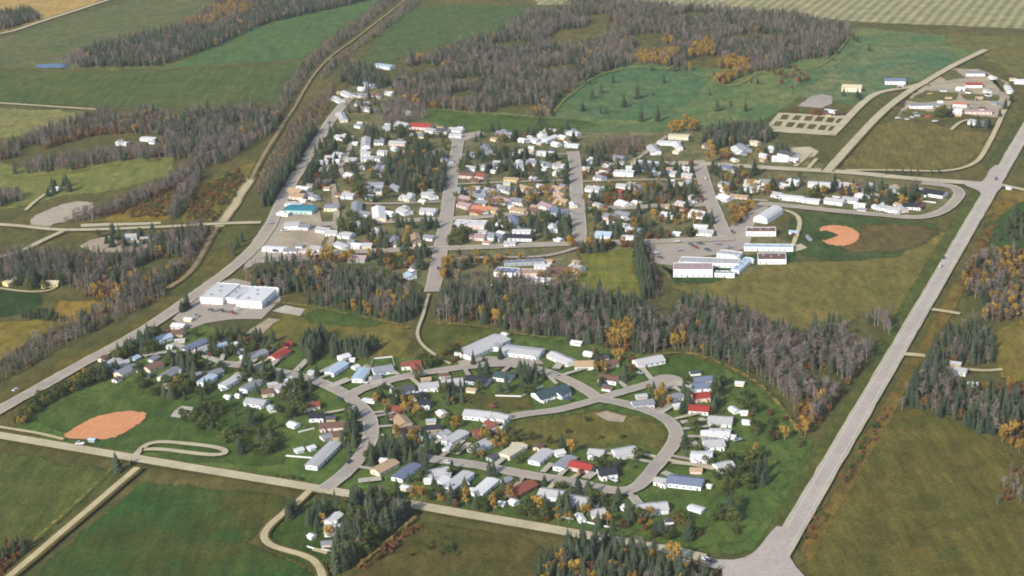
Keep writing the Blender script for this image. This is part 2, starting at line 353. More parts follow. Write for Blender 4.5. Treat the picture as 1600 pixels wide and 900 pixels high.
# bare ground, slabs and playing surfaces
M_gravel = road_mat('pale_gravel', (190, 176, 142), 0.25)
M_track = road_mat('track_gravel', (194, 176, 134), 0.25)
M_clay = road_mat('infield_clay', (214, 146, 98), 0.15)
M_asph = road_mat('worn_asphalt', (166, 152, 138), 0.22, (174, 160, 134))
M_street = road_mat('street_asphalt', (166, 155, 142), 0.25, (172, 154, 136))
M_hwy = road_mat('highway_asphalt', (182, 168, 154), 0.15)
M_shoulder = road_mat('gravel_shoulder', (182, 172, 144), 0.25)
M_soil = road_mat('bare_soil', (172, 154, 126), 0.45)
M_strip = road_mat('gravel_brown', (150, 128, 92), 0.4)
PADS = [
 ('gravel_pad', '45 355 52 340 90 323 120 316 146 319 142 330 100 347 62 359', road_mat('pad_gravel', (176, 160, 136), 0.35)),
 ('gravel_yard', '126 386 140 376 190 366 240 366 250 376 222 394 150 396', M_soil),
 ('pale_strip', '126 350.5 250 347.5 252 351 126 355.5', M_gravel),
 ('paved_apron', '380 424 398 372 428 332 442 318 452 332 446 372 420 392 492 399 492 408 400 412', M_asph),
 ('store_lot', '440 318 486 316 500 330 506 372 498 396 420 396 440 360', M_soil),
 ('plant_yard', '268 500 300 474 348 440 366 436 436 452 440 470 408 500 360 500 320 506 300 514', M_asph),
 ('dirt_strip', '384 522 420 498 438 500 404 526', M_soil),
 ('court_slab', '425 487 446 478 477 484 468 495', M_conc),
 ('court_slab', '265 652 284 635 304 638 291 655', M_conc),
 ('school_lot', '1016 381 1128 372 1146 350 1186 318 1206 316 1176 356 1172 386 1150 394 1100 402 1050 416 1022 412', M_asph),
 ('dirt_path', '1236 386 1250 382 1262 388 1250 392 1236 394', M_gravel),
 ('yard', '1400 186 1418 158 1446 130 1484 108 1530 108 1572 128 1578 160 1560 186 1500 178 1450 190', M_soil),
 ('gravel_bed', '1194 206 1216 177 1326 182 1306 213', M_gravel),
 ('reservoir_pad', '1246 167 1268 151 1284 148 1300 151 1301 162 1284 170', M_asph),
 ('gravel_turnaround', '1236 232 1266 230 1280 238 1272 246 1246 250 1236 246', M_gravel),
 ('worn_patch', '930 648 948 643 978 652 974 661 950 658', M_soil),
 ('paved_forecourt', '716 566 760 558 840 562 850 570 790 572 720 578', M_street),
 ('infield', '100 683 115 671 140 657 170 648 200 644 226 646 229 652 214 666 190 680 168 687 130 688', M_clay),
 ('infield', '1284 356 1298 353 1316 354 1332 358.5 1342 366 1342 372 1336 379.5 1320 385 1300 384 1288 379 1281 371 1280 363', M_clay),
 ('pond', '56 104 75 100 100 101 108 105 88 107 64 107', None),
 ('gravel_lane', '700 214 724 210 752 205 756 210 730 220 706 222', M_street),
]
tw = NT('pond_water', 0.3, 0.25); tw.b.inputs['Base Color'].default_value = (0.025, 0.06, 0.12, 1)
for nm, poly, mat in PADS:
    sheet(nm, P(poly), mat or tw.mat, 0.5 if nm not in ('pond', 'yard', 'gravel_pad') else 1.5, 8.0, smooth=nm in ('infield', 'pond', 'gravel_pad'))
M_yardgrass = field_mat('yard_grass', (120, 118, 76), (104, 110, 66), (132, 120, 80), feather=True)
for yp in ('1418 158 1446 142 1496 146 1494 157 1436 161', '1502 147 1560 150 1558 159 1508 157', '1462 114 1494 110 1506 122 1476 127', '1404 184 1420 170 1470 178 1490 188 1450 192', '1540 116 1566 128 1570 146 1552 132'):
    sheet('yard_grass', P(yp), M_yardgrass, 1.5, 8.0, feather=3.0)
# the planted cells of the gravel bed: each one a patch of its own
cell_m = field_mat('cell_grass', (96, 96, 58), (116, 106, 66), (84, 92, 52))
for (cx, cy) in ((1226,184),(1245,185),(1263,186),(1280,187),(1297,188.5),(1313,190),(1215,194.5),(1234,196),(1251,197.5),(1268,199),(1285,200.5),(1301,202)):
    sheet('grass_cell', [(cx-8.2,cy+3.2),(cx-2.6,cy-3.9),(cx+8.6,cy-3.2),(cx+3.2,cy+4.0)], cell_m, 0.3, 6.0)
sheet('infield_grass', P('1262 369 1276 364 1290 361.5 1302 365 1311 369 1300 373.5 1288 377 1274 373.5'), field_mat('infield_turf', (56, 84, 48), (66, 92, 52)), 0.3, 6)

# ------------------------------------------------------------------ roads
def smooth_line(pts, n=8):
    if len(pts) < 3: return pts
    q = []
    for i in range(len(pts) - 1):
        p0 = pts[max(i - 1, 0)]; p1 = pts[i]; p2 = pts[i + 1]; p3 = pts[min(i + 2, len(pts) - 1)]
        for j in range(n):
            t = j / n
            q.append(0.5 * ((2 * p1) + (p2 - p0) * t + (2 * p0 - 5 * p1 + 4 * p2 - p3) * t * t + (3 * p1 - p0 - 3 * p2 + p3) * t ** 3))
    q.append(pts[-1]); return q
def offset(pts, d):
    out = []
    for i in range(len(pts)):
        a = pts[max(i - 1, 0)]; b = pts[min(i + 1, len(pts) - 1)]; t = (b - a).normalized()
        out.append(pts[i] + Vector((-t.y, t.x, 0)) * d)
    return out
def strip(name, pts, w, mat, z, parent=None, off=0.0, jit=0.0):
    m = MB(); L = offset(pts, off + w / 2); R = offset(pts, off - w / 2)
    if jit:
        L = [p + Vector((float(rng.normal(0, jit)), float(rng.normal(0, jit)), 0)) for p in L]
        R = [p + Vector((float(rng.normal(0, jit)), float(rng.normal(0, jit)), 0)) for p in R]
    v = [(p.x, p.y, z) for p in L] + [(p.x, p.y, z) for p in R]; n = len(L)
    me = bpy.data.meshes.new(name); me.from_pydata(v, [], [(n + i, n + i + 1, i + 1, i) for i in range(n - 1)])
    me.attributes.new('across', 'FLOAT', 'POINT').data.foreach_set('value', np.array([1.0] * n + [-1.0] * n, dtype=np.float32))
    me.materials.append(mat); return mob(name, me, parent)
STREETS = []; ROADCELLS = set()
def mark_road(pts, w):
    r = w / 2 + 1.2; k = int(math.ceil(r / 3))
    for p in densify_line(pts, 3):
        i, j = int(p.x // 3), int(p.y // 3)
        for a in range(-k, k + 1):
            for b in range(-k, k + 1):
                if math.hypot(a, b) * 3 <= r + 1: ROADCELLS.add((i + a, j + b))
def on_road(x, y): return (int(x // 3), int(y // 3)) in ROADCELLS
def road(name, line, w, mat, shoulder=None, smooth=True, kerb=False):
    pts = gpn(P(line)); pts = relax(smooth_line(pts)) if smooth else pts
    if shoulder:
        s = strip(name + '_shoulder', densify_line(pts, 12), w + shoulder[0], shoulder[1], next_z(), jit=0.18); tag(s, kind='structure')
    o = strip(name, densify_line(pts, 12), w, mat, next_z(), jit=0.06); tag(o, kind='structure')
    if name != 'driveway': mark_road(pts, w)
    if name == 'crescent_street': STREETS.extend((p.x, p.y) for p in pts)
    return o, pts
def relax(pts, step=6.0, it=6):
    p = densify_line(pts, step)
    q = [p[0]]; acc = 0.0
    for a, b in zip(p, p[1:]):
        acc += (b - a).length
        if acc >= step * .8: q.append(b); acc = 0.0
    if (q[-1] - p[-1]).length > .1: q.append(p[-1])
    for _ in range(it): q = [q[0]] + [(q[i - 1] + q[i] * 2 + q[i + 1]) / 4 for i in range(1, len(q) - 1)] + [q[-1]]
    return q
def densify_line(pts, step):
    out = []
    for a, b in zip(pts, pts[1:]):
        k = max(1, int((b - a).length / step)); out += [a.lerp(b, j / k) for j in range(k)]
    return out + [pts[-1]]
M_ditch = field_mat('ditch_grass', (116, 104, 62), (98, 98, 56), (132, 112, 66))
SH = (3.5, M_shoulder); SG = (4.0, M_ditch)
road('gravel_road', '-90 61 0 54 62 35 137 11 190 -6 280 -30', 8, M_gravel, (6, M_ditch))
road('farm_track', '-60 160 0 162 150 172', 5, M_track)
road('railway_bed', '262 452 300 424 327 376 342 354', 4, M_strip, (4, M_ditch))
road('railway_bed', '342 356 352 342 360 330 368 322 374 306 384 294 393 278', 7, M_track, (4, M_strip))
road('railway_bed', '392 282 405 256 420 230 442 196', 3.5, M_strip, (5, M_ditch))
road('railway_bed', '440 198 460 169 475 142 495 112 520 87 550 65 580 42 620 11 660 -24', 2.8, M_strip, (2.5, M_ditch))
road('west_road', '-60 348 40 355 100 361 250 356 340 351 408 349', 7, M_gravel, SG)
road('west_fork', '98 363 60 380 20 400 -40 408', 6, M_gravel, SG)
road('drive', '40 330 60 312 88 296', 4, M_track)
road('drive', '0 452 40 458 84 457 90 446', 3, M_track)
road('west_highway', '-80 692 0 642 60 609 125 572 200 532 250 501 287 475 325 448 362 421 400 386 425 349 440 315 465 272 482 245 502 213 522 182 548 152', 9, M_asph, (3.4, M_shoulder))
road('main_street', '716 222 703 300 697 345 682 425 675 458', 11, M_street, (2.2, M_shoulder))
road('street', '895 238 897 245 901 300 907 384', 11, M_street, (2.2, M_shoulder))
road('street', '1091 252 1100 284 1112 320 1127 356 1136 378', 11, M_street, (2.2, M_shoulder))
road('cross_street', '402 402 480 398 600 393 690 390 800 386 907 382 1025 379 1140 374', 9, M_asph, SH)
road('cross_street', '500 352 560 350 640 346 697 344 800 337 905 330 1000 325 1110 321', 8.5, M_asph, SH)
road('cross_street', '985 258 1040 257 1093 257 1200 264 1325 271 1425 281 1550 290', 9, M_gravel, SH)
road('alley', '700 290 800 286 900 283', 5, M_asph)
road('alley', '560 320 610 320 690 317', 5, M_asph)
road('alley', '716 244 800 243 896 242', 5, M_asph)
road('alley', '500 260 545 258 600 256 700 258', 4, M_asph)
road('alley', '1108 314 1150 312 1200 316', 5, M_asph)
road('lane', '538 278 532 262 546 236 550 214', 5, M_asph)
road('lane', '905 286 1000 283 1100 282', 4.5, M_soil)
road('lane', '520 290 526 340 512 395', 6, M_soil)
road('lane', '690 408 760 404 850 403 905 388', 5, M_asph)
road('lane', '985 256 1010 240 1042 214', 5, M_soil)
road('loop_street', '1186 320 1245 325 1300 331 1400 340 1440 343 1474 332 1496 312 1500 300 1486 292 1440 288', 7.5, M_asph, SH)
road('lane', '1238 388 1250 352 1244 336 1222 330', 4, M_track)
road('ne_road', '1292 270 1335 222 1375 180 1412 150 1446 129 1487 105 1540 79', 9, M_gravel, (4, M_ditch))
road('ne_drive', '1300 212 1316 196 1340 170 1370 147 1416 139 1446 131', 9, M_gravel)
road('ne_loop', '1320 268 1400 268 1470 270 1500 266 1525 256 1540 235 1556 204 1564 186 1576 160', 5, M_track)
road('drive', '1242 262 1256 250 1266 240', 5, M_track)
road('drive', '1262 266 1276 250', 4, M_track)
road('drive', '1486 205 1500 192 1512 189', 4, M_track)
road('side_road', '1556 289 1600 299 1700 318', 6, M_gravel)
road('drive', '1456 486 1472 488 1500 493', 5, M_track)
road('drive', '1412 556 1430 556 1460 561', 6, M_track)
road('drive', '1510 580 1540 584 1566 580', 4, M_track)
hw, hp = road('highway', '1076 1110 1220 863 1355 631 1490 399 1600 210 1720 4', 9.6, M_hwy, (3.6, M_shoulder), smooth=False)
y_paint = plain_mat('yellow_road_paint', (204, 178, 110), 0.8, 0.2, 0.15); w_paint = plain_mat('white_road_paint', (214, 212, 206), 0.8, 0.2, 0.12)
mz = next_z(0.02)
lane_pts = densify_line(hp, 12)
for sgn in (-1, 1): strip('edge_line', lane_pts, 0.22, w_paint, mz, hw, sgn * 3.7)
dm = MB()
for i in range(0, len(lane_pts) - 1):
    a = lane_pts[i]; t = (lane_pts[i + 1] - a).normalized(); n = Vector((-t.y, t.x, 0)) * 0.13
    b = a + t * 5
    dm.face([a + n * -1 + Vector((0, 0, mz)), b - n + Vector((0, 0, mz)), b + n + Vector((0, 0, mz)), a + n + Vector((0, 0, mz))])
o = mob('centre_line', dm.mesh('centre_line', y_paint), hw); o['kind'] = 'stuff'
sheet('road_junction', P('1050 867 1090 874 1120 878 1146 879 1164 875 1178 867 1190 854 1202 838 1214 826 1236 830 1232 846 1231 860 1235 876 1244 890 1258 906 1284 960 1136 960 1128 894 1100 889 1050 879'), M_hwy, 0.05, 30)
sheet('road_junction', P('1510 287 1534 286 1548 266 1560 262 1566 290 1560 300 1540 318 1530 302 1508 292'), M_hwy, 0.1, 8, smooth=True)
road('south_road', '-90 668 0 683.5 240 724 480 764 650 793 865 831 1060 866 1100 876', 9, M_gravel, (3, M_ditch), smooth=False)
road('farm_track', '215 734 120 815 25 896 -60 968', 4.5, M_track, (5, M_ditch))
road('farm_drive', '484 770 468 786 447 803 420 824 407 840 412 853 427 860 467 868 490 875 502 890 506 920', 4.5, M_track, (3, M_ditch))
road('yard_drive', '490 862 520 868 534 880', 3.5, M_track)
road('loop_track', '206 724 222 702 234 691 283 696 333 701 357 705 363 712 353 717 333 716 283 709 234 703 222 706', 4.5, M_gravel)
road('field_path', '-40 664 20 674 60 680 100 690', 3, M_track)
road('footpath', '670 462 664 484 660 500 652 518 654 535 670 552 704 572', 2.6, M_gravel)
for ln, w in (('506 768 540 744 573 706 583 672 570 645 545 622 510 604 480 594 430 583 380 574 340 571', 10.5),
              ('545 622 575 606 612 597 650 588 700 580 750 574 800 571 826 577 875 591 912 610 936 627', 9.5),
              ('936 627 952 621 987 612 1025 600 1040 598', 9),
              ('936 627 960 630 987 637 1027 650 1052 667 1058 687 1044 710 1018 740 1000 764 986 774 960 773 933 765 883 755 800 742 760 732 677 722 645 714', 9.5),
              ('936 627 908 635 867 646 820 650 796 654 772 664', 8.5)):
    road('crescent_street', ln, w * .82, M_street, (2.0, M_conc))
sheet('turning_circle', P('1012 600 1024 592 1044 589 1064 594 1066 604 1048 612 1024 610'), M_street, 0.2, 6, smooth=True)
for ln, w in (('584 606 588 592', 10), ('640 574 662 586', 6), ('694 584 700 594', 5), ('880 566 868 580', 6), ('1000 574 1018 596', 4), ('1030 650 1054 634', 5),
              ('1064 664 1108 658', 5), ('1066 700 1090 696', 6), ('1050 726 1120 734', 5), ('1036 742 1050 748', 5), ('915 752 928 742', 6), ('848 742 862 728', 4),
              ('700 712 724 692', 4), ('712 714 734 696', 4), ('770 734 790 718', 4), ('424 576 440 560', 4), ('462 584 486 560', 5), ('516 608 546 596', 7),
              ('370 574 384 564', 4), ('566 690 600 684', 3), ('988 780 998 792', 6), ('596 752 560 756', 6), ('1080 610 1054 602', 4), ('846 580 870 604', 3), ('270 540 310 556 345 570', 6),
              ('225 560 262 552 300 556', 5)):
    road('driveway', ln, w, M_conc)
DZ = [next_z() for _ in range(6)]
for ln, w in RIMS: rim(ln, w * .8)
print('layers top z', LAYER[0])

# ------------------------------------------------------------------ tree shapes (metres, base at 0)
def clump_faces(m, c, n, size, spread, mat, flat=0.6):
    for _ in range(n):
        p = c + Vector(rng.normal(0, 1, 3)) * spread
        a = Vector(rng.normal(0, 1, 3)).normalized(); b = a.orthogonal().normalized()
        s = size * float(rng.uniform(0.6, 1.3))
        m.face([p - a * s - b * s * flat, p + a * s - b * s * 0.5 * flat, p + a * 0.5 * s + b * s * flat, p - a * s * 0.7 + b * s * flat], mat)
def spruce_parts(h, r, seed):
    g = np.random.default_rng(seed); tr = MB(); cr = MB()
    tr.tube((0, 0, -0.3), (0, 0, h * 0.9), 0.16 + h * 0.006, 0.03, 6)
    z0 = h * 0.07; lv = 13
    for i in range(lv):
        f = i / (lv - 1); z = z0 + (h * 0.97 - z0) * f ** 0.92
        rad = r * (1 - f) ** 0.85 * float(g.uniform(0.84, 1.14)) + 0.12
        n = int(11 - 6 * f); a0 = g.uniform(0, 6.28)
        for k in range(n):
            if g.random() < 0.08: continue
            a = a0 + 6.283 * k / n + float(g.normal(0, 0.14)); rr = rad * float(g.uniform(0.72, 1.15)); w = rad * 0.42 + 0.15
            d = Vector((math.cos(a), math.sin(a), 0)); t = Vector((-d.y, d.x, 0)); dz = h * 0.075 * (1 - f * 0.4)
            b = Vector((0, 0, z + dz)); e = d * rr + Vector((0, 0, z - 0.12 * rr)); mid = d * rr * 0.55 + Vector((0, 0, z + dz * 0.35))
            cr.face([b, mid - t * w, e]); cr.face([b, e, mid + t * w])
    return tr, cr
def bare_parts(h, r, seed):
    g = np.random.default_rng(seed); tr = MB(); cr = MB()
    top = Vector((g.normal(0, .3), g.normal(0, .3), h * 0.93)); tr.tube((0, 0, -0.3), tuple(top), 0.14 + h * 0.006, 0.03, 6)
    for k in range(15):
        f = 0.3 + 0.62 * k / 15; p = top * f; a = g.uniform(0, 6.28); up = float(g.uniform(0.5, 1.1))
        L = r * (1.15 - f * 0.6) * float(g.uniform(0.8, 1.25)); q = p + Vector((math.cos(a), math.sin(a), up)) * L
        tr.tube(p, q, 0.05, 0.015, 3)
        for j in range(22):
            s = p.lerp(q, float(g.uniform(0.25, 1.05))); d = Vector((g.normal(0, .75), g.normal(0, .75), abs(g.normal(.75, .5)))).normalized()
            ln = float(g.uniform(0.8, 1.7)); w = Vector((g.normal(0, 1), g.normal(0, 1), 0)).normalized() * 0.075
            cr.face([s - w, s + w, s + d * ln])
    return tr, cr
def leafy_parts(h, r, seed, base=0.22, size=0.42, n=330):
    g = np.random.default_rng(seed); tr = MB(); cr = MB()
    tr.tube((0, 0, -0.3), (0, 0, h * 0.75), 0.14 + h * 0.008, 0.04, 6)
    lobes = []
    for k in range(8):
        z = h * (base + (0.95 - base) * float(g.uniform(0.12, 0.9))); f = (z / h - base) / (1 - base)
        rr = r * (math.sin(math.pi * min(1, f * 0.85 + 0.15)) ** 0.6) * 0.6; a = g.uniform(0, 6.28)
        c = Vector((math.cos(a) * rr, math.sin(a) * rr, z)); lobes.append((c, r * float(g.uniform(0.38, 0.58))))
        tr.tube((0, 0, h * 0.25 + 0.2 * z), tuple(c), 0.06, 0.02, 3)
    for i in range(n):
        c, R = lobes[i % 8]; d = Vector(g.normal(0, 1, 3)).normalized() * R * float(g.uniform(0.55, 1.08)); d.z *= 1.2
        p = c + d; nrm = (d.normalized() + Vector(g.normal(0, 0.5, 3))).normalized(); a = nrm.orthogonal().normalized(); b = nrm.cross(a)
        an = float(g.uniform(0, 3.1)); a, b = a * math.cos(an) + b * math.sin(an), b * math.cos(an) - a * math.sin(an)
        s = size * float(g.uniform(0.6, 1.35))
        cr.face([p - a * s, p - b * s * .7, p + a * s, p + b * s * .8])
    return tr, cr
KIND = {}   # kind -> list of (trunk mesh, crown mesh, whole mesh object for scattering, height)
def build_kind(code, fn, specs, leaf, bark):
    KIND[code] = []
    for i, (h, r, *ex) in enumerate(specs):
        tr, cr = fn(h, r, hash_seed(code, i), *ex)
        whole = MB(); whole.v = tr.v + cr.v; b = len(tr.v)
        whole.f = tr.f + [tuple(x + b for x in f) for f in cr.f]; whole.m = [1] * len(tr.f) + [0] * len(cr.f)
        po = bpy.data.objects.new('tree_shape_' + code + str(i), whole.mesh('tree_shape', leaf, bark))
        KIND[code].append((tr.mesh('trunk', bark), cr.mesh('crown', leaf), po, h))
def hash_seed(c, i): return ord(c[0]) * 31 + i * 7 + 3
build_kind('S', spruce_parts, [(12, 2.1), (13.5, 2.3), (10.5, 2.2), (12.5, 1.8)], M_spruce, M_bark)
build_kind('B', bare_parts, [(11, 2.0), (12, 1.8), (10, 2.2), (11.5, 2.4)], M_twig, M_pale_bark)
build_kind('G', leafy_parts, [(10, 2.4), (11, 2.2), (9, 2.6)], M_gold, M_pale_bark)
build_kind('L', leafy_parts, [(8.5, 2.8), (9.5, 2.6), (7.5, 3.0)], M_green, M_bark)
build_kind('O', leafy_parts, [(6, 2.4, 0.08), (5, 2.2, 0.06), (7, 2.2, 0.1)], M_rust, M_bark)
build_kind('U', leafy_parts, [(3.0, 1.9, 0.0, 0.36, 180), (2.4, 1.7, 0.0, 0.36, 180)], M_green, M_bark)       # low shrubs
build_kind('V', leafy_parts, [(2.8, 1.9, 0.0, 0.36, 180), (2.2, 1.7, 0.0, 0.36, 180)], M_rust, M_bark)
PROTO = [(c, i) for c in 'SBGLOUV' for i in range(len(KIND[c]))]
PIDX = {k: i for i, k in enumerate(PROTO)}

# one node group scatters the tree shapes over the points of a wood
ng = bpy.data.node_groups.new('wood_scatter', 'GeometryNodeTree')
ng.interface.new_socket('Geometry', in_out='INPUT', socket_type='NodeSocketGeometry'); ng.interface.new_socket('Geometry', in_out='OUTPUT', socket_type='NodeSocketGeometry')
gi = ng.nodes.new('NodeGroupInput'); go = ng.nodes.new('NodeGroupOutput'); jn = ng.nodes.new('GeometryNodeJoinGeometry')
def named(nm, t):
    n = ng.nodes.new('GeometryNodeInputNamedAttribute'); n.data_type = t; n.inputs['Name'].default_value = nm; return n.outputs[0]
a_idx, a_scl, a_rot = named('pick', 'INT'), named('size', 'FLOAT_VECTOR'), named('turn', 'FLOAT_VECTOR')
for k, (c, i) in enumerate(PROTO):
    oi = ng.nodes.new('GeometryNodeObjectInfo'); oi.inputs['Object'].default_value = KIND[c][i][2]
    gti = ng.nodes.new('GeometryNodeGeometryToInstance'); ng.links.new(oi.outputs['Geometry'], gti.inputs[0])
    cmpn = ng.nodes.new('FunctionNodeCompare'); cmpn.data_type = 'INT'; cmpn.operation = 'EQUAL'
    si = [s for s in cmpn.inputs if s.type == 'INT']; ng.links.new(a_idx, si[0]); si[1].default_value = k
    ip = ng.nodes.new('GeometryNodeInstanceOnPoints')
    ng.links.new(gi.outputs[0], ip.inputs['Points']); ng.links.new(gti.outputs[0], ip.inputs['Instance'])
    ng.links.new(cmpn.outputs[0], ip.inputs['Selection']); ng.links.new(a_scl, ip.inputs['Scale']); ng.links.new(a_rot, ip.inputs['Rotation'])
    ng.links.new(ip.outputs[0], jn.inputs[0])
ng.links.new(jn.outputs[0], go.inputs[0])
def scatter(name, pts, picks, sizes, label, cat):
    me = bpy.data.meshes.new(name); me.from_pydata([tuple(p) for p in pts], [], [])
    n = len(pts)
    me.attributes.new('pick', 'INT', 'POINT').data.foreach_set('value', np.array(picks, dtype=np.int32))
    me.attributes.new('size', 'FLOAT_VECTOR', 'POINT').data.foreach_set('vector', np.array(sizes, dtype=np.float32).ravel())
    rot = np.zeros((n, 3), np.float32); rot[:, 2] = rng.uniform(0, 6.28, n); rot[:, 0] = rng.normal(0, .03, n); rot[:, 1] = rng.normal(0, .03, n)
    me.attributes.new('turn', 'FLOAT_VECTOR', 'POINT').data.foreach_set('vector', rot.ravel())
    o = mob(name, me); md = o.modifiers.new('scatter', 'NODES'); md.node_group = ng
    return tag(o, label, cat, kind='stuff')
def inside(x, y, poly):
    r = np.zeros(len(x), bool); n = len(poly)
    for i in range(n):
        (x1, y1), (x2, y2) = poly[i], poly[i - 1]
        c = ((y1 > y) != (y2 > y)); xi = (x2 - x1) * (y - y1) / ((y2 - y1) if y2 != y1 else 1e-9) + x1
        r ^= c & (x < xi)
    return r
def wave_noise(x, y, s, seed):
    g = np.random.default_rng(seed); v = np.zeros_like(x)
    for k in range(7):
        a = g.uniform(0, 6.28); f = s * g.uniform(0.6, 2.4); v += np.sin((x * math.cos(a) + y * math.sin(a)) * f + g.uniform(0, 6.28)) * g.uniform(.5, 1)
    return v / 3.0
def points_in(poly, spacing, jit=0.48, holes=()):
    g = [gp(u, v) for u, v in poly]; q = [(p.x, p.y) for p in g]
    xs = [p[0] for p in q]; ys = [p[1] for p in q]
    X, Y = np.meshgrid(np.arange(min(xs), max(xs), spacing), np.arange(min(ys), max(ys), spacing))
    X = X.ravel() + rng.uniform(-jit, jit, X.size) * spacing; Y = Y.ravel() + rng.uniform(-jit, jit, Y.size) * spacing
    k = inside(X, Y, q)
    for h in holes:
        hh = [gp(u, v) for u, v in h]; k &= ~inside(X, Y, [(p.x, p.y) for p in hh])
    return X[k], Y[k]
TOTAL = [0]
def wood(name, poly, spacing, mix, label, size=(0.75, 1.25), patches=(), holes=(), cat='wood', thin=0.0, understory=None):
    """mix: {kind: weight}; patches: (pixel outline, mix) where another mix stands"""
    X, Y = points_in(P(poly), spacing, holes=[P(h) for h in holes])
    if thin:
        k = wave_noise(X, Y, 0.045, len(X)) > thin - 0.9; X, Y = X[k], Y[k]
    k = np.array([not on_road(a, b) for a, b in zip(X, Y)], bool); X, Y = X[k], Y[k]
    n = len(X); kinds = list(mix); base = np.array([mix[k] for k in kinds], float)
    mod = np.stack([wave_noise(X, Y, 0.05, 11 + 5 * i + len(name)) for i in range(len(kinds))], 1)
    wgt = base[None, :] * np.exp(mod * 0.65); wgt /= wgt.sum(1, keepdims=True)
    pick = (wgt.cumsum(1) > rng.random(n)[:, None]).argmax(1); kind = np.array(kinds)[pick]
    for pp, pm in patches:
        q = [gp(u, v) for u, v in P(pp)]; k = inside(X, Y, [(p.x, p.y) for p in q]) & (rng.random(n) < 0.85)
        ks = list(pm); kind[k] = rng.choice(ks, k.sum(), p=np.array(list(pm.values()), float) / sum(pm.values()))
    picks = [PIDX[(c, int(rng.integers(len(KIND[c]))))] for c in kind]
    s = size[0] * .85 + (size[1] * 1.12 - size[0] * .85) * rng.beta(1.7, 1.9, n); w = rng.uniform(0.75, 1.45, n)
    TOTAL[0] += n
    return scatter(name, np.stack([X, Y, np.zeros(n)], 1), picks, np.stack([s * w, s * w, s], 1), label, cat)

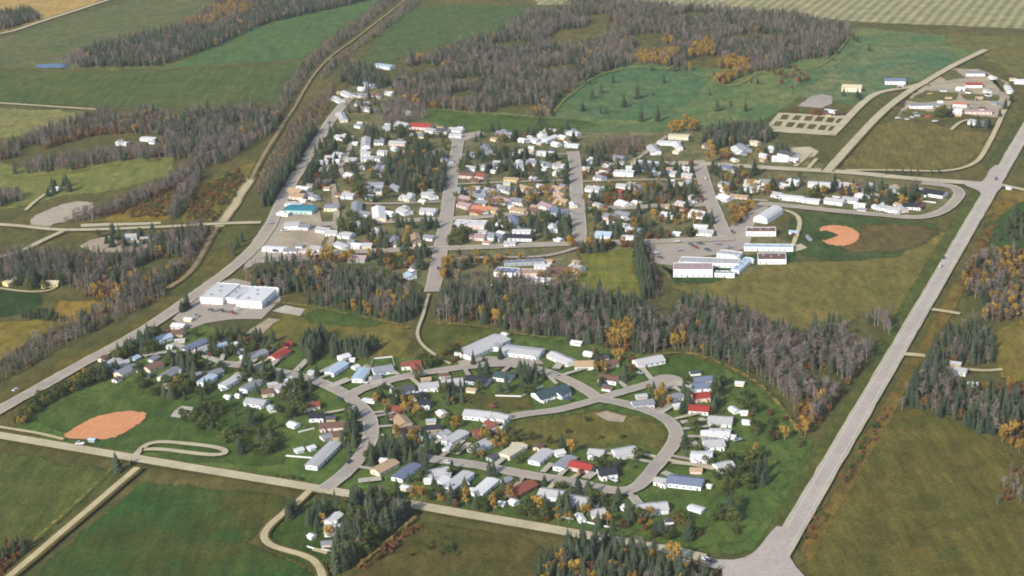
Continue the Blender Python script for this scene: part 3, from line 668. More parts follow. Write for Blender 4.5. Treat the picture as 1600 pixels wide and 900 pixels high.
WOODS = [
 ('wood', '92 100 130 106 250 104 336 74 420 36 540 10 640 -16 560 -60 380 -50 330 12 280 44 200 62 140 78', 5.2, dict(S=6, B=3.2, G=0.15), 'dark spruce wood between the green fields at top left', dict(patches=(('270 42 330 14 390 0 400 20 340 44', dict(G=5, B=4, S=1)), ('78 100 84 86 130 80 128 104', dict(B=1))))),
 ('spruce_clump', '-50 54 0 50 62 31 50 18 0 22 -50 26', 5, dict(S=5, B=2), 'small clump of dark spruces beside the stubble field', {}),
 ('wood', '612 140 640 166 720 176 860 184 872 156 930 118 990 100 1050 106 1096 118 1130 134 1170 116 1240 106 1292 94 1336 48 1240 26 1040 10 900 0 850 14 770 56 640 94', 4.9, dict(B=5.4, S=3.4, O=0.35, L=.4, G=0.15), 'large grey wood of bare poplars and spruces behind the golf course',
    dict(thin=.3, holes=('848 70 870 48 940 42 960 58 900 78',), patches=(('992 100 1000 76 1050 62 1060 88 1040 108', dict(G=6, B=1)), ('1074 116 1080 74 1112 68 1116 100', dict(G=5, S=1)), ('1110 134 1120 96 1176 96 1172 118 1130 136', dict(G=5, O=2)), ('620 176 640 160 700 172 860 178 866 186 640 186', dict(O=2, B=3, G=1)), ('1200 80 1290 40 1330 50 1290 94', dict(B=6, S=2, O=1))))),
 ('wood', '-40 250 0 236 50 212 130 186 170 172 250 178 320 176 440 168 440 200 400 222 330 236 300 232 262 232 230 208 150 212 60 238 -40 262', 5, dict(B=5, O=1.3, S=2.2, G=0.25), 'rusty autumn wood along the far left fields', dict(thin=.35, patches=(('60 232 100 214 150 204 200 208 120 222', dict(O=5, B=2)), ('250 200 300 180 440 176 430 205 330 232', dict(S=5, B=3, O=1)), ('350 240 372 212 392 206 394 240', dict(O=4, G=1)))), ),
 ('wood', '22 272 60 254 200 236 262 236 330 226 380 210 400 226 340 258 280 250 200 252 100 268', 5, dict(B=6, S=1.2, O=0.4), 'band of bare grey trees above the left pasture', {}),
 ('tree_belt', '96 352 150 334 205 314 280 276 300 250 330 244 320 266 290 290 210 324 150 346', 4.6, dict(B=6, O=0.5, L=.4), 'belt of bare trees beside the oval gravel pad', {}),
 ('tree_belt', '262 342 276 312 302 280 316 276 300 312 276 344', 4.2, dict(B=4, S=1.5), 'short slanting belt of trees by the marsh meadow', {}),
 ('tree_belt', '-40 338 0 326 38 312 36 304 0 306 -40 318', 4.6, dict(B=5, S=1), 'tree belt at the left edge beside the pasture', {}),
 ('wood', '-40 440 20 446 60 438 110 448 140 466 170 476 210 470 262 446 306 394 334 366 300 362 240 380 220 400 120 400 -40 400', 4.7, dict(B=5, S=3.4, O=0.7, G=0.25), 'mixed wood behind the yellow farm buildings at left', dict(thin=.3, patches=(('190 440 250 400 270 430 230 452', dict(O=3, G=3, B=2)), ('100 470 170 445 200 470 150 482', dict(G=2, O=2, B=1))))),
 ('tree_belt', '-60 614 0 598 60 566 120 530 200 496 262 462 258 446 200 470 120 496 60 530 0 566 -60 590', 4.4, dict(B=6, O=1.2, S=.9), 'long russet tree belt beside the left highway', dict(size=(.55, .95))),
 ('hedge', '30 492 60 484 102 496 104 506 60 500 30 498', 3.4, dict(S=3, L=2), 'dark hedge between the two yellow meadows at left', dict(size=(.4, .6))),
 ('wood', '380 436 400 452 440 462 480 474 560 492 610 502 640 506 654 484 668 456 650 440 600 440 540 424 470 414 420 414', 4.5, dict(S=6, B=2.4, G=0.4, O=0.3), 'spruce wood behind the open meadow left of the main street', dict(thin=.25, patches=(('440 418 560 412 600 420 520 432', dict(G=1, O=2, B=3, S=2)), ('500 480 560 484 620 500 560 494', dict(G=3, O=1, S=1))))),
 ('wood', '676 502 720 508 800 520 880 532 960 548 1010 556 1066 544 1130 566 1196 596 1236 640 1258 684 1296 640 1340 584 1392 522 1388 500 1340 504 1290 514 1250 532 1190 508 1120 480 1040 474 960 470 880 456 800 446 730 446 692 462', 4.3, dict(S=5.8, B=2.8, L=.5, G=0.15, O=0.25), 'broad mixed wood between the old town and the crescents',
    dict(size=(.8, 1.4), thin=.32, patches=(('1100 500 1180 508 1250 540 1390 500 1392 524 1300 636 1258 684 1210 612 1150 560', dict(B=7, S=1.0, O=1.3)), ('690 506 720 494 830 508 900 524 900 534 800 522', dict(O=2, G=.6, B=3, S=1.5)), ('940 556 950 520 985 512 990 556', dict(G=4, O=1)), ('1046 548 1052 528 1076 528 1070 548', dict(G=4, O=2)), ('1236 660 1250 640 1290 620 1262 688', dict(O=3, G=2)), ('790 460 850 446 880 470 820 480', dict(B=5))))),
 ('wood', '1476 492 1500 446 1520 410 1560 398 1700 392 1700 500 1600 498 1560 506 1520 500', 4.8, dict(B=4, O=3.2, G=1.8, S=1), 'orange and grey wood beside the highway at right', dict(thin=.35)),
 ('wood', '1400 640 1430 596 1456 552 1466 530 1520 508 1556 540 1550 572 1480 566 1480 590 1520 612 1600 604 1700 606 1700 720 1600 712 1560 690 1500 664 1440 642', 4.6, dict(S=6, B=2.2, O=0.4), 'dark spruce wood around the white farmhouse at right', dict(patches=(('1560 690 1600 660 1700 660 1700 720 1600 714', dict(G=4, O=3)), ('1500 600 1600 596 1620 620 1540 625', dict(O=4, G=1))), holes=('1480 572 1540 572 1550 606 1500 606',))),
 ('brush', '1556 790 1580 730 1700 710 1700 800', 5, dict(O=3, B=3), 'rusty brush at the right edge of the pasture', dict(size=(.4, .8))),
 ('wood', '842 905 868 872 910 856 960 858 1010 870 1060 884 1100 898 1124 960 820 960', 4.4, dict(S=6, G=0.6, O=0.7, B=1), 'spruce and golden aspen wood at the bottom edge', dict(size=(.95, 1.55), patches=(('1020 866 1100 888 1110 905 1040 900', dict(O=4, G=2)),))),
 ('wood', '536 800 560 782 600 778 646 782 652 800 600 842 548 890 520 905 512 880 548 852 560 830', 4.2, dict(S=6, L=2.2, B=.5, O=0.4), 'tall dark shelterbelt around the white farmhouse at the bottom', dict(size=(1.05, 1.55))),
 ('hedge', '990 382 1000 378 1022 466 1004 470', 2.6, dict(S=1), 'tall dark spruce hedge between the meadow and the school', dict(size=(.9, 1.1))),
 ('hedge', '1008 380 1016 380 1036 466 1024 468', 3.6, dict(B=3, O=1), 'strip of bare trees beside the dark spruce hedge', dict(size=(.45, .7))),
 ('tree_belt', '404 322 430 284 458 248 490 206 500 204 472 250 446 290 418 326', 3.3, dict(S=1), 'dense dark spruce row between the railway and the highway', {}),
 ('brush', '396 300 414 262 440 222 460 190 500 150 520 130 520 160 480 216 430 280 406 316', 4.2, dict(O=2.6, B=4, G=.5), 'brown brush between the railway and the spruce row', dict(size=(.4, .75))),
 ('tree_belt', '436 196 456 160 470 134 490 106 520 78 560 50 612 6 640 -20 620 -24 560 34 508 72 470 104 440 150 420 200', 4.6, dict(B=5, S=2.4, O=0.5), 'dark tree belt along the left side of the railway', dict(size=(.5, .9))),
 ('tree_belt', '500 128 540 92 580 64 640 20 676 -20 660 -20 620 20 560 70 516 100', 5, dict(B=6, S=.8, O=0.5), 'bare tree belt along the right side of the railway', dict(size=(.5, .85))),
 ('wood', '530 128 540 104 590 112 600 126 610 132 600 140 560 136', 4.2, dict(S=5, B=1), 'dark spruces behind the northern houses', {}),
 ('wood', '590 196 606 164 630 150 668 164 664 186 640 192 610 200', 4.4, dict(B=6, O=0.5), 'bare grey thicket beside the northern houses', dict(size=(.6, .9))),
 ('wood', '1094 228 1110 206 1170 198 1204 208 1206 222 1150 232', 4.2, dict(S=6, B=1), 'block of dark spruces below the golf course', {}),
 ('brush', '930 236 940 222 1000 218 1006 236 970 246', 4.2, dict(B=5, O=2), 'brown bare thicket at the north edge of town', dict(size=(.5, .8))),
 ('brush', '300 384 330 356 344 362 320 410 270 450 262 440', 3.6, dict(O=2, B=4), 'brown scrub along the railway bed', dict(size=(.35, .7))),
 ('brush', '1240 850 1290 770 1380 640 1396 644 1310 780 1262 868', 6, dict(V=4, U=1), 'low rusty scrub along the highway ditch', dict(thin=.5)),
 ('brush', '180 322 270 292 300 282 268 338 140 344', 5, dict(V=4, U=1), 'low rusty shrubs in the marsh meadow', dict(thin=.7)),
 ('brush', '290 344 306 300 372 264 404 252 388 284 352 344', 5, dict(V=3, U=2), 'low shrubs beside the pale railway gravel', dict(thin=.6)),
 ('brush', '1490 480 1540 356 1566 320 1576 326 1520 430', 6, dict(V=4, O=1), 'rusty roadside scrub right of the highway', dict(thin=.5)),
 ('brush', '560 884 640 818 660 822 560 905', 4, dict(V=3, O=1), 'rusty shrubs at the edge of the bottom field', dict(thin=.3)),
 ('brush', '-40 890 10 850 40 850 46 862 0 905', 4, dict(O=2, S=1), 'dark bushes in the bottom left corner', dict(size=(.7, 1.0))),
 ('hedge', '680 408 700 402 850 400 860 405 760 412 690 414', 3.6, dict(O=2, G=2, L=1), 'row of golden shrubs below the cross street', dict(size=(.5, .9))),
 ('hedge', '20 664 60 622 110 600 150 582 168 584 160 598 110 616 70 636 40 668', 3.2, dict(L=5, G=.6), 'leafy green hedge around the left ball field', dict(size=(.5, .85))),
]
WOODS += [
 ('tussocks', '1270 880 1310 800 1396 660 1440 650 1500 670 1580 716 1650 740 1650 930 1280 930', 7, dict(U=3, V=2), 'scattered tussocks in the bottom right pasture', dict(size=(.12, .34), thin=.75)),
 ('tussocks', '570 880 644 818 846 850 860 900 560 905', 6, dict(U=3, V=2), 'scattered tussocks in the bottom field', dict(size=(.12, .36), thin=.7)),
 ('tussocks', '1060 450 1220 416 1400 408 1480 372 1440 466 1392 508 1250 524 1180 486', 7, dict(V=3, U=1), 'scattered tussocks on the school field', dict(size=(.1, .3), thin=.8)),
 ('tussocks', '0 708 168 738 190 750 20 880 0 890', 7, dict(U=3, V=1), 'scattered tussocks in the bottom left hay field', dict(size=(.1, .28), thin=.8))]
for nm, poly, sp, mix, lab, opt in WOODS:
    wood(nm, poly, sp, mix, lab, **opt)
print('wood trees', TOTAL[0])

# ------------------------------------------------------------------ where things are, for labels
ANCH = [(465,330,'near the teal roofed store'),(470,385,'at the store corner by the highway'),(560,330,'in the block right of the teal store'),(560,375,'in the row below the teal store'),
 (530,250,'beside the dark spruce row'),(590,225,'in the northwest corner of town'),(650,200,'around the red roofed hall'),(690,208,'at the top of the main street'),
 (650,285,'among the town spruces'),(650,330,'along the left side of the main street'),(640,385,'at the lower end of the main street'),(560,150,'in the cluster above town'),
 (760,225,'right of the main street top'),(750,275,'around the brick red houses'),(830,225,'at the north edge beside the golf course'),(850,265,'left of the second street'),(740,315,'above the long white store'),
 (740,360,'around the long white store'),(820,310,'in the middle of the old town'),(820,360,'around the long black roofed house'),(880,370,'at the foot of the second street'),(890,210,'at the far end of the second street'),
 (940,260,'right of the second street top'),(950,300,'in the orange leaved block'),(950,360,'around the pale blue roofed house'),(1010,265,'around the long white hall'),(1050,220,'around the cream hall below the golf course'),
 (1050,300,'left of the third street'),(1060,345,'above the school parking lot'),(1150,240,'below the spruce block'),(1150,295,'right of the third street'),(1220,245,'by the gravel turnaround'),(1220,300,'above the white arena'),
 (1290,300,'in the trailer rows by the ball field'),(1360,310,'around the big dark round tree'),(1440,305,'inside the loop street by the highway'),(1195,345,'around the white arena'),(1100,410,'around the school'),(1215,400,'beside the arena'),
 (1260,180,'beside the grid of gravel beds'),(1330,145,'beside the reservoir pad'),(1410,130,'at the industrial yard gate'),(1440,170,'on the near side of the industrial yard'),(1520,130,'in the industrial yard'),(1520,190,'below the industrial yard'),(1590,130,'at the far right edge'),
 (820,425,'around the pale hospital block'),(640,425,'beside the main street above the wood'),
 (380,470,'at the big white plant'),(180,575,'in the far left crescent corner'),(250,545,'in the left crescent below the plant'),(250,590,'behind the left ball field'),(310,540,'in the back row below the plant'),(330,595,'along the left end of the crescent'),
 (400,560,'left of the red house'),(440,550,'around the red house'),(420,620,'around the round white house'),(490,640,'above the long white trailer'),(490,690,'around the long white trailer'),(530,575,'right of the dark spruce rows'),
 (600,585,'around the house with the white driveway'),(645,570,'beside the footpath'),(650,610,'on the inner crescent left of the care home'),(740,600,'opposite the white care home'),(780,540,'around the white care home'),(630,660,'inside the crescent curve'),
 (700,675,'in the row behind the crescent curve'),(760,665,'left of the oval park'),(860,610,'around the dark green roofed house'),(900,565,'right of the white care home'),(950,580,'left of the turning circle'),(1015,565,'above the turning circle'),
 (1010,630,'below the turning circle'),(1090,600,'above the red roofed houses'),(1095,635,'around the red roofed houses'),(1120,680,'in the white row right of the loop'),(1110,720,'at the lower end of the white row'),(1070,755,'around the blue roofed house'),(1020,795,'at the lower right corner of the loop'),
 (960,715,'below the oval park'),(890,725,'around the red roofed bungalow'),(810,705,'left below the oval park'),(600,730,'behind the tall shelterbelt'),(690,750,'in the lower trailer row'),(760,760,'in the middle of the lower row'),(870,780,'in the lower row near the loop'),(930,805,'at the right end of the lower row'),
 (515,830,'at the bottom farmyard'),(20,440,'at the left farm'),(80,445,'at the left farm meadow'),(90,295,'in the left pasture'),(210,375,'in the gravel yard at left'),(230,215,'in the far left clearing'),(1500,580,'in the right hand wood'),
 (970,150,'on the golf course'),(1100,160,'on the right part of the golf course'),(1430,270,'along the road by the ploughed field'),(370,385,'beside the railway crossing'),(290,485,'at the plant entrance'),(185,725,'by the track turnoff'),(140,650,'at the left ball field'),(340,650,'in the park by the left ball field'),(400,690,'at the loop track'),(1200,720,'on the lawn beside the highway'),(1130,800,'on the lower right lawn'),(1300,370,'at the right ball field'),
 (480,800,'along the farm drive'),(560,120,'above the northern houses'),(1560,170,'right of the industrial yard')]
def zone(u, v): return min(ANCH, key=lambda a: (a[0] - u) ** 2 + ((a[1] - v) * 1.6) ** 2)[2]
ORD = ['first','second','third','fourth','fifth','sixth','seventh','eighth','ninth','tenth','eleventh','twelfth','thirteenth','fourteenth','fifteenth','sixteenth','seventeenth','eighteenth','nineteenth','twentieth']
def ordn(i):
    if i < 20: return ORD[i]
    t = ['twenty','thirty','forty','fifty','sixty','seventy','eighty','ninety'][(i + 1) // 10 - 2]; r = (i + 1) % 10
    return t + ('-' + ORD[r - 1] if r else 'th').replace('yth', 'ieth')
PENDING = []   # (object, description, u, v)
def name_all():
    grp = {}
    for o, d, u, v in PENDING: grp.setdefault((d, zone(u, v)), []).append((u, v, o))
    for (d, z), L in grp.items():
        L.sort(key=lambda t: (t[0], t[1]))
        for i, (_, _, o) in enumerate(L):
            if len(L) == 1: o['label'] = f'{d} {z}'
            elif i == 0: o['label'] = f'{d} {z}, leftmost'
            elif i == len(L) - 1: o['label'] = f'{d} {z}, rightmost'
            else: o['label'] = f'{d} {z}, {ordn(i)} from left'

# ------------------------------------------------------------------ buildings
wm = MB(); wm.box(-.75, -.05, -.6, .75, .05, .6, 0, True)
wm.face([(-.62, -.055, -.48), (.62, -.055, -.48), (.62, -.055, .48), (-.62, -.055, .48)], 1); WIN = wm.mesh('window', M_trim, M_glass)
dm_ = MB(); dm_.box(-.5, -.06, 0, .5, .06, 2.05, 0, True); DOOR = dm_.mesh('door', M_door)
gd = MB(); gd.box(-1.4, -.06, 0, 1.4, .06, 2.2, 0, True); GDOOR = gd.mesh('garage_door', M_trim)
cm = MB(); cm.box(-.4, -.4, 0, .4, .4, 1.3, 0); CHIM = cm.mesh('chimney', M_brick)
vm = MB(); vm.box(-.6, -.6, 0, .6, .6, .7, 0); VENT = vm.mesh('roof_vent', plain_mat('vent_metal', (150, 152, 156), .5, .5))
def mk_house(u, v, loc, rot, L, W, H, wall, roof, style, parent=None, nwin=2, door=True, chim=False, garage=False, porch=False, deck=False, nm=None, cat='house', desc=None):
    root = parent if parent is not None else emp(nm or 'house', (loc.x, loc.y, 0.0), rot)
    if parent is not None:      # a wing of the building before: place it in that building's frame
        d = Matrix.Rotation(-parent.rotation_euler.z, 3, 'Z') @ (Vector((loc.x, loc.y, 0)) - parent.location); org, da = d, rot - parent.rotation_euler.z
    else: org, da = Vector((0, 0, 0)), 0.0
    def T(p): return Matrix.Rotation(da, 3, 'Z') @ Vector(p) + org
    hl, hw = L / 2, W / 2
    def put(name, mesh, p, rz=0.0): return mob(name, mesh, root, T(p), rz + da)
    w = MB(); r = MB(); pit = {'G': 0.36, 'M': 0.16, 'A': 0.0, 'F': 0.0}[style]
    if style in 'GM':
        rh = hw * pit
        w.box(-hl, -hw, -.2, hl, hw, H)
        for s in (-1, 1):
            x = s * hl; tri = [(x, -hw, H), (x, hw, H), (x, 0, H + rh)]; w.face(tri if s > 0 else tri[::-1])
        ov, th = 0.55, 0.16; e = ov * pit
        for s in (-1, 1):
            a = [(-hl - ov, s * (hw + ov), H - e), (hl + ov, s * (hw + ov), H - e), (hl + ov, 0, H + rh), (-hl - ov, 0, H + rh)]
            b = [(x, y, z + th) for x, y, z in a]
            if s > 0: a, b = a[::-1], b[::-1]
            r.face(b); r.face(a[::-1])
            for i in range(4):
                if (s < 0 and i == 2) or (s > 0 and i == 0): continue
                j = (i + 1) % 4; r.face([a[i], a[j], b[j], b[i]])
    elif style == 'F':
        w.box(-hl, -hw, -.2, hl, hw, H - .05); w.v = w.v
        t = .35   # parapet ring and recessed deck
        r.box(-hl + t, -hw + t, H - .3, hl - t, hw - t, H - .02)
        for (x0, y0, x1, y1) in ((-hl - .05, -hw - .05, hl + .05, -hw + t), (-hl - .05, hw - t, hl + .05, hw + .05), (-hl - .05, -hw + t + .01, -hl + t, hw - t - .01), (hl - t, -hw + t + .01, hl + .05, hw - t - .01)):
            w.box(x0, y0, H - .06, x1, y1, H + .28)
    else:       # arched shell
        n = 12; R = hw
        prof = [(-R * math.cos(math.pi * k / n), H * 0.35 + H * 0.75 * math.sin(math.pi * k / n)) for k in range(n + 1)]
        for k in range(n):
            (y0, z0), (y1, z1) = prof[k], prof[k + 1]; r.face([(-hl, y0, z0), (hl, y0, z0), (hl, y1, z1), (-hl, y1, z1)])
        w.box(-hl + .1, -hw + .05, -.2, hl - .1, hw - .05, H * .35)
        for s in (-1, 1):
            pts = [(s * (hl - .15), y, z) for y, z in prof]; w.face(pts if s < 0 else pts[::-1])
    put('wall', w.mesh('wall', WALL[wall]), (0, 0, 0))
    ro = put('roof', r.mesh('roof', ROOF[roof]), (0, 0, 0))
    # which long side looks at the street / camera
    if nwin:
        zc = min(1.75, H - 1.0)
        for s in (-1, 1):
            n = max(1, int(L / 4.2)) if nwin > 1 else 1
            dk = int(rng.integers(n)) if s < 0 else -1
            for k in range(n):
                x = -hl + L * (k + .5) / n
                if k == dk and door:
                    put('door', DOOR, (x, s * (hw + .04), 0.25), 0 if s < 0 else math.pi)
                    if n > 1: continue
                    x += 1.7
                if abs(x) < hl - .8: put('window', WIN, (x, s * (hw + .04), zc), 0 if s < 0 else math.pi)
        if W > 5 and nwin > 1:
            for s in (-1, 1): put('window', WIN, (s * (hl + .04), 0.8, zc), s * math.pi / 2)
    elif door: put('door', DOOR if W < 5 else GDOOR, (-hl - .04, 0, 0.05), -math.pi / 2)
    if porch:
        x = (hl - 2.4) * (1 if rng.random() < .5 else -1); pw, pd, ph = 1.7, 1.9, H - .35; q = MB()
        q.box(x - pw, -hw - pd, 0, x + pw, -hw - .01, ph); q.face([(x - pw, -hw - pd, ph), (x + pw, -hw - pd, ph), (x, -hw - pd, ph + .8)])
        put('porch', q.mesh('porch', WALL[wall]), (0, 0, 0)); k = MB()
        for sg in (-1, 1):
            a = [(x + sg * (pw + .3), -hw - pd - .3, ph - .14), (x, -hw - pd - .3, ph + .86), (x, -hw + 1.2, ph + .86), (x + sg * (pw + .3), -hw + .3, ph - .14)]; k.face(a if sg > 0 else a[::-1])
        put('porch_roof', k.mesh('porch_roof', ROOF[roof]), (0, 0, 0.06))
        put('door', DOOR, (x, -hw - pd - .07, .2))
    if deck:
        q = MB(); q.box(-hl * .2, hw + .02, 0, hl * .5, hw + 3, .55); put('deck', q.mesh('deck', WALL['t' if rng.random() < .6 else 'g']), (0, 0, 0))
    if garage: put('garage_door', GDOOR, (hl - 2, -hw - .05, .02))
    if chim:
        c = mob('chimney', CHIM, ro); c.location = (hl * .3, hw * .25, H + hw * pit * .6)
    if style == 'F' and L > 12:
        for k in range(3):
            c = mob('roof_vent', VENT, ro); c.location = (-hl * .6 + k * hl * .55, hw * (.3 - .35 * (k % 2)), H - .02); c.scale = (1.6, 1.3, 1.2)
    if parent is None:
        tag(root, None, cat, None)
        PENDING.append((root, desc, u, v))
    return root

